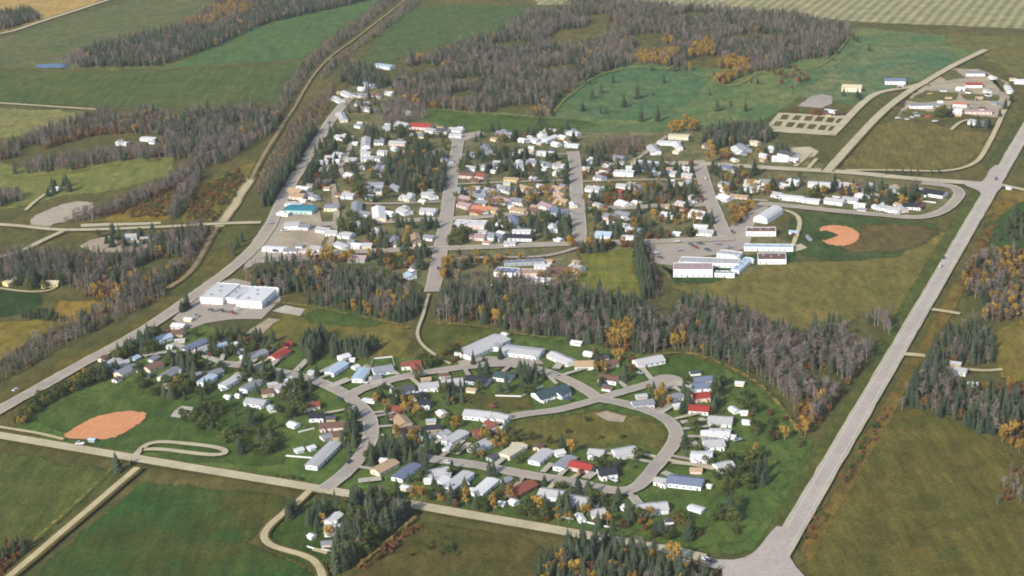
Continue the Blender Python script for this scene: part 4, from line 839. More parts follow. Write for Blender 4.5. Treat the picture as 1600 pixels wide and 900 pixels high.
# x1 y1 x2 y2 (pixel line of the ridge at eave height)  width in metres, wall, roof, options (F flat, A arch, M low pitch, + wing of the one before, h<height>, n<kind>)
HOUSES = """
528 214 541 216 8 w s;553 223 557 223 6 w w;572 217 571 229 8 w s;588 222 598 222 9 w g;525 241 534 242 8 w s;511 246 520 246 8 w s;500 253 511 253 7 w s;523 252 529 252 6 w w
543 250 555 250 8 c s;567 240 577 240 7 w s;566 248 581 247 7 w s;589 247 595 248 6 w g;504 265 513 266 6 w g;543 273 551 275 8 p w;591 260 589 273 7 w g;467 294 481 296 9 w w
455 297 470 300 9 t t;457 306 474 307 9 p t;539 305 552 306 9 w s;527 304 535 304 6 c b;575 289 597 289 8 w g;575 307 587 308 7 w s;487 307 495 308 6 w g;508 293 514 293 5 w t;498 283 516 284 9 d d
450 318 470 319 7 w w F;452 327 490 328 17 o T M h4.5 nstore;436 333 450 334 5 w w F;447 353 466 352 15 w s M h4.5 nstore;471 354 482 354 8 w g;414 388 446 390 8 w w M nstore;447 392 462 392 6 w g;469 392 490 393 5 p w F;489 388 500 389 8 w s
499 358 514 360 8 w s;514 363 530 364 9 w s;510 324 528 324 14 c g M h4 nstore;558 319 556 336 8 w g;566 334 575 335 7 w g;591 327 593 344 12 c w h4 nhall;558 351 567 353 6 w w;536 366 549 368 9 w s;529 381 543 386 7 w s
553 383 563 384 8 w w;570 384 579 384 8 c s;550 403 570 404 9 g p;594 370 598 374 6 w s;588 360 594 364 6 g s;557 196 564 197 5 w g;623 193 637 196 8 w s;601 200 617 199 7 w s;644 197 672 199 13 p R h4 nhall
670 203 680 205 8 w s;683 204 698 205 9 w d;705 202 722 203 8 w s;706 211 720 212 6 w s;612 223 632 224 7 p s;645 211 662 212 7 t g;594 238 606 239 7 w s;615 231 619 233 5 w w;633 238 641 238 6 t t;680 240 693 243 6 g g
693 250 702 254 6 w g;601 262 607 272 6 w g;577 295 603 296 9 w g;615 292 625 295 7 g g;662 304 676 304 8 w s;663 281 680 283 8 b b;631 308 642 311 7 c s;671 303 678 308 7 w s;658 313 664 314 5 c w;627 328 637 332 9 w s
661 329 679 330 10 w s;606 333 613 334 6 w w;592 369 600 372 7 w s;615 371 621 383 6 w g;648 368 652 382 6 c t;666 370 676 371 7 w g;636 393 650 396 8 t t;636 408 648 411 7 w s;770 216 776 217 5 c t;780 208 800 211 8 b g
814 218 820 219 6 w w;829 218 840 220 7 w s;845 211 850 213 6 w w;855 203 868 205 7 c s;852 220 866 214 6 w w;866 224 873 226 6 w w;886 206 903 209 7 w s;886 226 902 227 6 w w M;876 213 884 215 5 c w;814 236 832 237 8 c c M
842 239 862 240 7 w w M;739 241 748 243 7 w g;757 228 763 236 7 g g;731 262 742 263 7 w s;752 261 761 262 7 w s;766 258 780 259 8 w s;768 266 774 267 4 w w;788 256 800 258 9 w g;802 239 808 240 4 w w;811 252 813 263 5 w w
826 254 842 255 8 p g;848 255 859 258 7 w g;847 262 852 262 5 w w;868 259 880 260 7 w s;870 270 879 272 8 w w;722 273 739 274 9 p b;742 273 757 275 9 p r;740 281 750 283 6 b b;831 277 837 278 5 w w;790 280 809 281 5 y t
761 297 772 299 9 w s;786 294 800 298 9 w g;815 293 830 297 9 p t;849 294 862 297 8 p b;867 294 877 297 7 t t;716 296 736 298 9 g g;738 299 757 300 8 w g;743 306 758 308 9 w g;722 309 736 312 8 b p;720 319 735 322 8 p p
742 315 760 317 8 b g;781 311 797 316 9 w p;802 313 822 316 10 w g;765 312 778 315 7 p b;742 325 765 327 8 t o;740 331 752 333 7 t r;765 326 777 329 7 y t;803 327 820 330 8 c t;830 328 842 332 8 c b;849 320 862 325 8 w p;866 329 885 334 12 w u
712 350 757 351 16 p w F h4 nstore;738 369 756 370 9 p p;766 368 783 371 11 w g;781 364 788 366 6 w w;803 361 834 361 5 w w M;792 370 829 371 9 w k;791 380 803 380 7 w s;801 340 812 352 6 g u;780 348 790 350 5 w w;863 352 866 360 4 w w
856 349 859 351 4 w w;870 372 877 374 5 w w;868 313 885 316 8 t t;870 303 880 305 6 p t;920 252 931 254 8 w s;912 263 921 263 5 c w;934 276 942 278 7 w g;920 294 936 296 9 w s;942 293 948 294 5 w w;926 304 934 306 6 w g;945 253 950 254 5 w b
941 265 950 266 6 w b;961 246 974 248 8 g g;961 270 989 271 10 w w F h4 nhall;981 262 991 262 6 w w;996 254 1030 257 9 w w M h4 nhall;998 265 1020 266 9 w u;1019 269 1025 271 6 w s;1037 269 1055 271 9 w s;967 291 977 292 8 w s;983 290 1000 293 8 w g
1046 287 1066 289 9 w c;1067 263 1079 264 5 w w;1069 273 1080 274 6 p s;1047 213 1075 214 10 c c M h4 nhall;1031 222 1060 223 8 w w M;1056 224 1062 232 5 w w;1018 230 1026 238 8 w s;1055 236 1061 237 5 c c;965 297 973 299 5 r r
894 318 898 323 4 c w;931 319 938 321 5 c s;969 316 980 320 8 w w;992 316 1000 318 5 y w;946 337 960 340 9 p g;968 334 988 338 10 w g;936 350 940 353 5 w w;935 366 953 367 12 w l;960 353 966 355 5 w s;943 358 950 359 5 w u
983 357 998 360 6 w w M;975 371 991 372 6 w w M;1037 335 1052 337 10 c w;1055 363 1062 364 5 w w;1061 317 1069 319 6 p s;1044 321 1050 323 5 p t;962 310 972 311 5 t r;1205 231 1210 235 6 w w;1210 247 1230 248 9 w w;1222 239 1242 243 10 w d
1236 249 1246 250 5 w w;1149 231 1156 237 7 w w;1157 228 1168 235 7 g g;1190 242 1198 244 4 w w;1146 248 1151 250 4 c w;1132 260 1143 262 7 g u;1129 287 1140 290 8 w g;1168 284 1186 286 8 c c;1171 294 1178 297 6 w s;1190 284 1210 286 9 w g
1220 289 1236 291 6 p w;1236 283 1247 286 8 w w;1127 307 1139 310 9 w w;1145 306 1166 308 6 p t;1206 302 1220 305 8 w s;1222 307 1252 310 7 w w M;1077 283 1083 292 7 c s;1083 308 1090 312 7 w s;1103 227 1112 229 6 p g;1173 222 1184 224 6 c c
1084 333 1101 336 12 w w;1087 354 1103 355 7 w w;1092 362 1112 363 8 w s;1189 344 1212 329 14 w w A h6.5 narena;1168 362 1210 362 13 w b F h4.5 nhall;1166 386 1236 387 9 w l F h4 nhall;1186 404 1226 404 17 w b F h4.5 nhall
1052 424 1114 424 17 w p F h7 nschool;1068 408 1150 411 12 w s F h4 +;1126 397 1154 400 9 w s F h4.4 +;1117 427 1148 428 7 w s F h3.6 +;1148 424 1170 404 7 w l F h3.4 +
1267 287 1302 289 8 w w M;1308 289 1330 291 12 w s;1337 296 1351 299 9 w s;1258 312 1278 314 6 w w M;1293 313 1316 316 8 w s;1320 311 1339 313 8 w s;1342 305 1352 308 7 w w;1338 320 1350 321 6 w w;1368 305 1372 310 5 w w;1367 321 1371 323 5 w w
1377 323 1391 326 7 w s;1391 327 1405 328 6 w s;1405 324 1413 328 6 p s;1415 321 1437 322 10 w k;1434 302 1446 303 8 w k;1448 300 1474 304 11 w k;1392 295 1400 303 6 c s;1355 293 1367 297 6 p g
1318 138 1345 139 14 c c h5 nhall;1287 172 1305 174 5 w w M;1384 127 1413 127 16 w u M h4.5 nwarehouse;1511 115 1537 115 12 w g M h4 nwarehouse;1510 133 1533 133 12 w R M h4 nwarehouse;1497 138 1507 139 6 w w;1423 166 1465 165 10 w g M h4 nwarehouse
1491 163 1510 164 10 w o M h4 nwarehouse;1489 173 1500 173 6 w w;1512 174 1547 175 7 p p M;1518 190 1535 193 8 w s;1587 127 1599 127 7 w w;1573 135 1578 143 5 w w M;538 145 549 150 8 w s;524 153 533 158 7 w s;571 131 584 134 7 w l
562 138 570 139 5 w w;557 148 575 150 8 p g;576 147 592 149 8 p b;605 145 613 146 6 w w;558 162 572 163 7 w g;572 170 582 172 6 w s;532 178 537 188 7 c s;589 102 612 105 12 w l M h4 nwarehouse;622 133 629 136 5 w g;637 175 641 177 4 w w
775 424 809 426 13 w u F h4 nhospital;789 411 850 408 5 g u F h3.5 +;812 426 848 427 12 p t F h4 +;826 437 860 439 6 w w F h3.6 +;838 415 857 416 5 w w M;895 417 908 420 8 w s;857 421 890 420 7 b b;808 439 815 442 6 w w;637 428 645 432 8 w l;765 445 773 446 4 c w
786 520 793 522 4 c w;894 533 909 535 6 w w
162 576 184 562 9 w s M;183 571 200 566 7 w s;184 586 210 573 10 c g;207 560 215 556 6 g l;228 577 250 568 10 c b;222 586 234 585 6 c s;235 562 245 556 6 g g;253 592 276 577 9 w g;243 532 266 525 9 w l;263 540 270 541 5 w w
271 508 289 510 8 p w;269 519 288 520 9 t b;274 531 288 530 5 c s;287 548 322 532 9 w u M;309 550 328 543 8 w s;315 600 332 588 8 w l M;304 585 316 582 7 w g;255 601 265 600 5 p p;330 472 358 449 20 w w F h6 nplant;354 470 384 451 14 w s F h5 +;389 478 415 455 23 w w F h6.3 +
388 560 414 550 9 w g;407 540 414 540 5 w w;419 543 426 544 5 w w;435 541 453 537 9 r R;425 560 448 548 8 p R +;377 556 383 557 4 w w;362 537 369 535 5 w w;372 546 380 546 5 g g;336 545 356 537 7 w l M;484 580 496 582 6 w s
327 586 345 580 8 g g;347 604 372 590 7 w s M;380 610 405 595 7 w g M;352 618 359 619 4 w w;370 616 375 617 4 w w;411 614 425 612 9 c b;430 612 450 602 9 w s;453 615 464 610 7 w l;391 591 399 592 4 w w;386 626 416 630 10 w s;422 634 427 640 5 w s
472 636 498 632 9 c r;483 652 506 650 9 w k;500 666 538 664 9 p b;520 681 538 678 8 t b;503 683 516 679 7 p g +;486 730 525 692 9 w s M;453 660 464 664 6 w w;462 703 472 700 5 w w;483 699 489 697 5 w w
514 584 538 568 8 w l M;531 560 544 556 7 w w;549 560 552 560 4 w w;558 594 570 577 8 w l M;553 573 558 571 5 w w;583 580 612 575 12 w g;582 590 590 588 7 w g +;627 571 657 568 10 w r;647 572 652 582 6 w r +;612 612 645 606 10 w d;654 605 684 602 10 w s;642 620 664 617 7 w k
653 631 672 630 9 w k;568 623 586 625 4 w w M ncamper;722 556 785 528 17 w s M h3.6 ncare_home;787 546 846 553 15 w s M h3.6 +;772 545 778 530 10 w s M h3.5 +;690 598 722 595 10 w s;730 592 764 596 10 l k;775 586 800 590 11 w n;837 620 885 607 14 w n;872 618 886 612 7 w n +
862 553 894 567 10 w s;898 570 928 569 12 w t;942 571 962 566 9 c b;938 590 966 594 10 w b;993 568 1034 560 12 w s;914 550 927 552 6 w w;1084 595 1112 592 9 w u;1080 605 1112 603 10 w u;1082 622 1106 618 9 p R;1078 638 1108 640 11 w R
1044 622 1065 618 8 w g;988 632 1020 628 9 w g;1150 597 1162 598 5 c w;1158 643 1167 643 5 w w;1143 636 1152 642 5 w w;1161 657 1172 658 5 w w;1108 656 1144 658 13 w s;1108 676 1140 678 12 w w M;1098 677 1110 677 8 w w +;1100 694 1130 692 12 w s;1080 713 1112 714 13 w w M
1119 732 1143 727 11 w s;1142 680 1148 681 4 w w;1045 750 1098 756 12 w u;1024 750 1045 753 7 w s +;996 796 1042 792 11 w s;1078 790 1098 796 5 w w M ncamper;1107 757 1111 758 3 w w;1029 824 1038 825 6 w w
623 653 634 665 10 t t;613 638 630 640 8 b r;616 676 655 670 10 c b;687 642 694 647 6 p w;665 670 688 668 7 t k;685 683 698 675 7 w s;697 692 725 676 9 w s M;660 684 668 682 6 w l;727 646 768 650 11 w s;772 650 795 655 10 w s;740 678 765 672 8 b r;760 659 774 664 6 p r;768 675 790 670 8 p w
738 704 765 690 10 w s;586 738 616 722 9 c t;596 717 604 718 5 p w;620 748 650 726 9 w u M;668 743 700 736 11 w s;684 755 697 748 8 w w +;664 749 678 749 6 w w;699 765 732 740 9 w s M;718 757 728 754 6 w w +;629 759 642 762 5 c w;745 772 770 750 8 w w M;737 764 742 765 5 w w
795 774 832 755 10 b r;788 713 816 696 9 c c M;802 693 808 694 5 c c;834 722 856 704 9 w s M;867 707 879 704 7 w w;873 732 892 715 9 w g M;893 725 925 732 10 p R;845 770 880 775 11 w s;885 780 922 785 11 w s;836 780 846 781 5 w w;800 781 806 784 5 w w;782 784 787 785 4 w w
921 707 943 709 9 w s;960 710 992 704 11 w s;935 740 962 737 11 w k;924 802 944 800 9 w s;975 790 979 792 5 w w;904 803 910 812 4 w w;508 828 540 826 11 w s;513 818 530 805 6 w w +;485 835 489 837 4 w w
1488 577 1510 580 9 w s;1513 598 1527 599 5 w w;8 443 28 436 8 y c;66 443 92 442 9 y c;84 293 90 293 5 w w;193 371 210 369 9 w s;218 379 233 378 7 w s;224 216 242 217 8 w w M;263 208 276 210 8 w g;184 223 198 224 5 w w M;264 185 273 184 5 w w
1430 179 1437 179 3 g g F;1446 181 1452 181 3 r o F;1470 140 1478 140 4 w g;1478 152 1486 152 3 t b F;1540 142 1546 144 4 w s;1552 160 1558 161 4 g g;1466 158 1472 158 3 w w F;1526 152 1534 152 4 c t;1548 120 1554 122 4 w w;1404 134 1410 134 4 c s
140 685 148 686 3 g l;1236 361 1246 362 4 w l;1262 368 1266 372 2.5 g g;1575 292 1579 293 3 w w
"""
SITES = []; HOMES = []
last = None; n_house = 0
for ent in HOUSES.replace('\n', ';').split(';'):
    t = ent.split()
    if not t: continue
    x1, y1, x2, y2, W = map(float, t[:5]); wc, rc = t[5], t[6]; opt = t[7:]
    style = 'G'; H = None; wing = False; kind = None
    for o_ in opt:
        if o_ in ('F', 'A', 'M'): style = o_
        elif o_ == '+': wing = True
        elif o_[0] == 'h': H = float(o_[1:])
        elif o_[0] == 'n': kind = o_[1:]
    a, b = gp(x1, y1, 2.5), gp(x2, y2, 2.5); c = (a + b) / 2; d = b - a
    L = d.length * (1.08 if W > 5 and y1 < 420 else 0.97) + (2.4 if y1 < 420 and kind is None else 0.6); L = max(L, W * 0.9, 2.6)
    rot = math.atan2(d.y, d.x)
    if W > 3 and kind is None and y1 < 420: W += 1.6
    if kind is None and y1 >= 420 and W > 8: W -= 0.6
    small = L * W < 52 or W <= 5.6 and L < 9
    if H is None: H = 2.3 if small else float(rng.uniform(3.0, 3.7))
    u, v = (x1 + x2) / 2, (y1 + y2) / 2
    if kind is None:
        if small: kind, words = 'shed', 'small'
        elif style == 'M' and W < 9.5 and L > 12: kind, words = 'mobile_home', ''
        else: kind, words = 'house', ''
    else: words = 'large' if kind not in ('camper',) else ''
    cat = {'care_home': 'care home', 'mobile_home': 'mobile home'}.get(kind, kind)
    rn, wn_ = ROOFN[rc], WALLN[wc]
    desc = ' '.join(x for x in (words, wn_, cat, (f'with {rn} roof' if rn != wn_ else '')) if x)
    if small and rn == wn_: desc = f'small all {wn_} {cat}'
    sz = 0 if small else 2
    if kind == 'arena': sz = 0
    r_ = mk_house(u, v, c, rot, L, W, H, wc, rc, style, parent=last if wing else None, nwin=sz, door=kind != 'arena', chim=kind == 'house' and rng.random() < .5 and not wing,
                  garage=kind in ('store', 'warehouse', 'hall') or (kind == 'house' and L > 12 and rng.random() < .4), porch=kind == 'house' and L > 8.5 and rng.random() < .6, deck=kind in ('house', 'mobile_home') and rng.random() < .45, nm=kind, cat=cat, desc=desc)
    if kind in ('house', 'mobile_home') and not wing: HOMES.append((c.x, c.y, rot, L, W, y1, wc, rc, x1))
    if not wing: last = r_
    SITES.append((c.x, c.y, max(L, W) / 2 + 1.5)); n_house += 1
# detached garages behind the old town houses
for (hx_, hy_, rot, L, W, y1, wc, rc, x1) in list(HOMES):
    if rng.random() > (.8 if y1 < 410 else .62): continue
    sgn = 1 if rng.random() < .7 else -1; a_ = hx_ + float(rng.uniform(-.5, .5)) * L; b_ = hy_ + sgn * (W / 2 + 8 + float(rng.uniform(0, 4)))
    if not all((a_ - p_) ** 2 + (b_ - q_) ** 2 > (r_ * .8 + 4.2) ** 2 for p_, q_, r_ in SITES): continue
    if on_road(a_, b_) or on_road(a_ + 3, b_) or on_road(a_ - 3, b_): continue
    u, v = px((a_, b_, 0)); w2 = str(rng.choice(['w', 'w', 'c', 't', 'g', 'p'])); r2 = str(rng.choice(['s', 'g', 'w', 'b', 'd', 't']))
    mk_house(u, v, Vector((a_, b_, 0)), rot, float(rng.uniform(5.5, 7.5)), float(rng.uniform(4.5, 6)), 2.5, w2, r2, 'G', nwin=0, nm='garage', cat='garage', desc=f'small {WALLN[w2]} garage with {ROOFN[r2]} roof')
    SITES.append((a_, b_, 4.5))
# a driveway from each home to the nearest street
M_drv = [M_conc, M_gravel, M_asph]
for (hx_, hy_, rot, L, W, y1, wc, rc, x1) in HOMES:
    if y1 < 420: continue
    best = min(STREETS, key=lambda q: (q[0] - hx_) ** 2 + (q[1] - hy_) ** 2); d = math.hypot(best[0] - hx_, best[1] - hy_)
    if d > 48 or d < 10 or rng.random() < .25: continue
    A = Vector((hx_, hy_, 0)); Bq = Vector((best[0], best[1], 0)); dr = (Bq - A).normalized(); sd = Vector((-dr.y, dr.x, 0)) * min(L, W) * .45
    o = strip('driveway', [A + dr * 2 + sd, A.lerp(Bq, .5) + sd * .9, Bq - dr * 4.5 + sd * .8], 3.4, M_drv[int(rng.integers(3))], DZ[int(rng.integers(6))]); tag(o, kind='structure')
print('buildings', n_house)

# ------------------------------------------------------------------ fences
fp = MB(); fp.box(-1.18, -.03, .1, 1.18, .03, 1.5, 0, True); FPAN = fp.mesh('panel', M_trim)
fq = MB(); fq.box(-.07, -.07, 0, .07, .07, 1.65, 0); FPOST = fq.mesh('post', M_trim)
for ln in ('447 714 495 718', '774 620 814 621 848 605', '871 809 896 813', '917 818 930 821', '942 824 967 828', '480 856 493 860', '502 860 525 865', '575 587 584 562 613 559 617 573', '1434 315 1462 318', '1414 338 1452 341', '989 632 1010 637', '466 677 491 671'):
    pts = gpn(P(ln)); r_ = emp('fence', pts[0]); u, v = P(ln)[0]
    tag(r_, None, 'fence', 'white yard fences'); PENDING.append((r_, 'white board fence', sum(p[0] for p in P(ln)) / len(P(ln)), v))
    for a, b in zip(pts, pts[1:]):
        n = max(1, round((b - a).length / 2.5)); ang = math.atan2((b - a).y, (b - a).x)
        for k in range(n):
            o = mob('panel', FPAN, r_, a.lerp(b, (k + .5) / n) - pts[0], ang); o.scale.x = (b - a).length / n / 2.5
            mob('post', FPOST, r_, a.lerp(b, k / n) - pts[0], ang)
        mob('post', FPOST, r_, b - pts[0], ang)

# ------------------------------------------------------------------ vehicles
def car_meshes(colname, col, truck=False):
    paint = plain_mat('car_paint_' + colname, col, 0.3, 0.5, 0.03)
    b = MB(); L, W = (5.4, 1.95) if truck else (4.6, 1.82)
    prof = [(-L/2, .35), (-L/2, .85), (-L/2 + .25, .98), (L/2 - .9, .95), (L/2 - .1, .78), (L/2, .55), (L/2, .35)]
    n = len(prof)
    for s in (-1, 1): pts = [(x, s * W / 2, z) for x, z in prof]; b.face(pts if s > 0 else pts[::-1])
    for i in range(n):
        (x0, z0), (x1, z1) = prof[i], prof[(i + 1) % n]; b.face([(x0, -W/2, z0), (x0, W/2, z0), (x1, W/2, z1), (x1, -W/2, z1)])
    c = MB(); g = MB()
    cx = [(-.3, .95), (-.1, 1.75), (1.1, 1.75), (1.7, .95)] if truck else [(-1.95, .95), (-1.35, 1.45), (.35, 1.45), (1.15, .95)]
    w0, w1 = W / 2 - .08, W / 2 - .28
    bl, tl, tr_, br = cx
    c.face([(tl[0], -w1, tl[1]), (tr_[0], -w1, tr_[1]), (tr_[0], w1, tr_[1]), (tl[0], w1, tl[1])])
    for s in (-1, 1): q = [(bl[0], s * w0, bl[1]), (br[0], s * w0, br[1]), (tr_[0], s * w1, tr_[1]), (tl[0], s * w1, tl[1])]; g.face(q if s < 0 else q[::-1])
    g.face([(br[0], -w0, br[1]), (br[0], w0, br[1]), (tr_[0], w1, tr_[1]), (tr_[0], -w1, tr_[1])])
    g.face([(bl[0], w0, bl[1]), (bl[0], -w0, bl[1]), (tl[0], -w1, tl[1]), (tl[0], w1, tl[1])])
    return b.mesh('body', paint), c.mesh('cab_roof', paint), g.mesh('window', M_glass), L, W
wh = MB(); wh.tube((0, -.11, 0), (0, .11, 0), .33, .33, 10)
for s in (-1, 1): wh.face([(.33 * math.cos(k * .628), s * .11, .33 * math.sin(k * .628)) for k in range(10)][::s])
WHEEL = wh.mesh('wheel', M_tire)
CARS = {(k, t): car_meshes(k + ('_t' if t else ''), c, t) for k, c in (('white', (236, 236, 236)), ('dark grey', (60, 62, 68)), ('red', (150, 44, 40)), ('silver', (170, 172, 176)), ('blue', (64, 80, 120)), ('yellow', (214, 178, 80))) for t in (False, True)}
VEH = [  # x y, pixel it heads for, colour, truck
 (1469,420,1480,401,'white',0),(1474,407,1484,390,'dark grey',0),(1556,283,1564,270,'dark grey',1),(1103,880,1060,872,'white',0),(1110,883,1150,888,'dark grey',1),
 (531,628,540,634,'dark grey',0),(545,638,554,646,'dark grey',1),(553,644,560,652,'white',0),(545,727,536,734,'dark grey',0),(673,407,676,396,'dark grey',0),(685,424,683,440,'dark grey',0),(1102,282,1105,294,'white',0),
 (1023,399,1032,399,'white',1),(1031,406,1040,406,'dark grey',0),(1093,384,1100,384,'dark grey',1),(1086,390,1094,391,'red',0),(1105,394,1114,394,'dark grey',0),(1144,366,1147,372,'dark grey',0),(1120,384,1128,384,'silver',0),(1138,390,1146,389,'silver',1),(1058,381,1066,381,'white',0),(1080,386,1088,386,'blue',0),(1060,394,1068,394,'silver',0),
 (1412,164,1418,164,'dark grey',1),(1400,173,1407,173,'red',1),(1410,179,1417,179,'dark grey',1),(1425,187,1431,188,'white',0),(1461,193,1468,193,'white',1),(1402,188,1408,188,'white',0),(1417,190,1423,190,'white',0),(1453,150,1459,150,'yellow',1),(1450,136,1456,136,'dark grey',1),(1430,180,1437,180,'silver',0),(1440,183,1446,183,'dark grey',0),
 (430,396,437,396,'dark grey',0),(452,396,460,396,'dark grey',1),(422,352,428,352,'silver',0),(588,240,590,244,'red',0),(731,335,738,335,'red',0),(727,356,734,356,'red',1),(617,348,624,348,'red',0),(25,614,36,608,'white',0),(700,728,708,730,'white',0),(1000,588,1008,590,'silver',0),(868,590,876,593,'silver',0),
 (330,489,338,489,'dark grey',0),(362,493,372,494,'red',1),(346,490,354,491,'dark grey',1),(306,497,312,492,'silver',0),(945,742,951,741,'dark grey',0),(941,788,948,790,'dark grey',0),(770,640,778,641,'red',0),
]
for k in range(78):
    a_, b_, c_ = SITES[int(rng.integers(0, n_house))]; u_, v_ = px((a_ + rng.uniform(-1, 1) * (c_ + 3), b_ - c_ - 3.5, 0))
    VEH.append((u_, v_, u_ + rng.uniform(-8, 8), v_ + rng.uniform(-3, 3), str(rng.choice(['white', 'dark grey', 'red', 'silver', 'blue', 'white'])), int(rng.random() < .45)))
for (x, y, hx, hy, col, tk) in VEH:
    bm_, cm_, gm_, L, W = CARS[(col, bool(tk))]; p, q = gp(x, y, 0.3), gp(hx, hy, 0.3); p = Vector((p.x, p.y, LAYER[0] + .01))
    r_ = emp('pickup_truck' if tk else 'car', p, math.atan2((q - p).y, (q - p).x)); r_.scale = (1.1,) * 3
    tag(r_, None, 'truck' if tk else 'car', 'parked and driving vehicles'); PENDING.append((r_, f'{col} {"pickup truck" if tk else "car"}', x, y))
    mob('body', bm_, r_); mob('cab_roof' if tk else 'roof', cm_, r_); mob('window', gm_, r_)
    for sx in (-1, 1):
        for sy in (-1, 1): mob('wheel', WHEEL, r_, (sx * L * .31, sy * (W / 2 - .08), .34))

# ------------------------------------------------------------------ single trees: yards, streets, golf course
def clear_of(x, y, r=1.2): return all((x - a) ** 2 + (y - b) ** 2 > (c * .75 + r) ** 2 for a, b, c in SITES)
TREEN = dict(S=('spruce_tree', 'dark green spruce', 'spruces standing singly'), B=('bare_tree', 'bare grey tree', 'bare trees standing singly'), G=('golden_tree', 'golden leaved tree', 'golden trees standing singly'),
             L=('leafy_tree', 'leafy green tree', 'green trees standing singly'), O=('rusty_shrub', 'rusty brown shrub', 'rusty shrubs standing singly'), U=('green_shrub', 'low green shrub', 'green shrubs standing singly'))
NT_ = {}
PLACED = []
def tree(kind, x, y, s=1.0, wx=1.0, i=None):
    PLACED.append((kind, x, y, s, wx, int(rng.integers(len(KIND[kind]))) if i is None else i))
def plant_all(limit=285):
    for kind in sorted({t[0] for t in PLACED}):
        L = sorted((t for t in PLACED if t[0] == kind), key=lambda t: -t[3] * KIND[kind][t[5]][3] / math.hypot(t[1], t[2], CAM_H))
        nm, d, g = TREEN[kind]
        for (_, x, y, s, wx, i) in L[:limit]:
            trm, crm, _, h = KIND[kind][i]
            r_ = emp(nm, (x, y, 0.0), float(rng.uniform(0, 6.28))); r_.scale = (s * wx, s * wx, s)
            mob('trunk', trm, r_); mob('crown', crm, r_)
            u, v = px((x, y, 0)); tag(r_, None, 'shrub' if kind in 'OU' else 'tree', g); PENDING.append((r_, d, u, v)); NT_[kind] = NT_.get(kind, 0) + 1
        R = L[limit:]
        if R: scatter(nm, [(t[1], t[2], 0) for t in R], [PIDX[(kind, t[5])] for t in R], [(t[3] * t[4], t[3] * t[4], t[3]) for t in R], f'{d}s scattered between the houses of the old town', 'trees')
for s in ('958 130 .8;1037 130 .8;925 155 .95;939 146 .75;996 155 1.05;975 168 1.1;1002 190 1.1;1028 190 1.1;1055 112 .7;1019 110 .5;910 174 .9;1121 174 .9;1165 174 .8;915 131 .5;922 132 .45;930 131 .45;1020 149 .4;1109 149 .5;1184 131 .5;1174 130 .4;947 178 .5;939 178 .5;1142 166 .5;1334 63 .6;1340 66 .6;1358 80 .7;1308 84 .6;1318 150 .6;1340 153 .8;1345 158 .7;'
          '1385 274 .5;1398 273 .45;1410 274 .55;1423 274 .5;1434 274 .6;1455 272 .5;1467 272 .55;365 400 .8;372 388 .9;378 378 .8;362 392 .7;285 488 .95;293 482 1.1;289 486 .8;183 738 1.0;188 736 .7;206 726 .3;700 530 .4;1070 602 .35;'
          '1562 184 .7;1570 172 .8;1580 160 .8;1528 200 1.1;1541 203 1.2;1546 200 1.0;1517 200 .7;740 572 .9;782 562 .9;756 566 .5;1116 612 1.0;1124 620 1.0;1120 632 .9;1118 640 .9;1128 602 .7;765 746 1.0;772 745 .9;885 800 1.0;888 803 .9;935 826 .9;983 812 .9;980 806 .8;988 816 .7;'
          '1050 342 .9;1054 344 .8;1113 352 1.0;1112 345 .9;1082 368 .9;1078 372 .8;1036 372 .7;1040 374 .7;1428 312 1.1;1433 308 1.0;1424 302 .8;1200 250 .6;850 200 .9;838 204 .9;828 206 .8;844 196 .7;769 206 1.0;752 216 .9;744 222 .8;752 232 .8;934 240 1.1;926 242 1.0;922 244 .9;932 250 .8;942 256 .8').split(';'):
    x, y, k = map(float, s.split()); p = gp(x, y); tree('S', p.x, p.y, k * (1.45 if y < 200 else 1.15), 1.45)
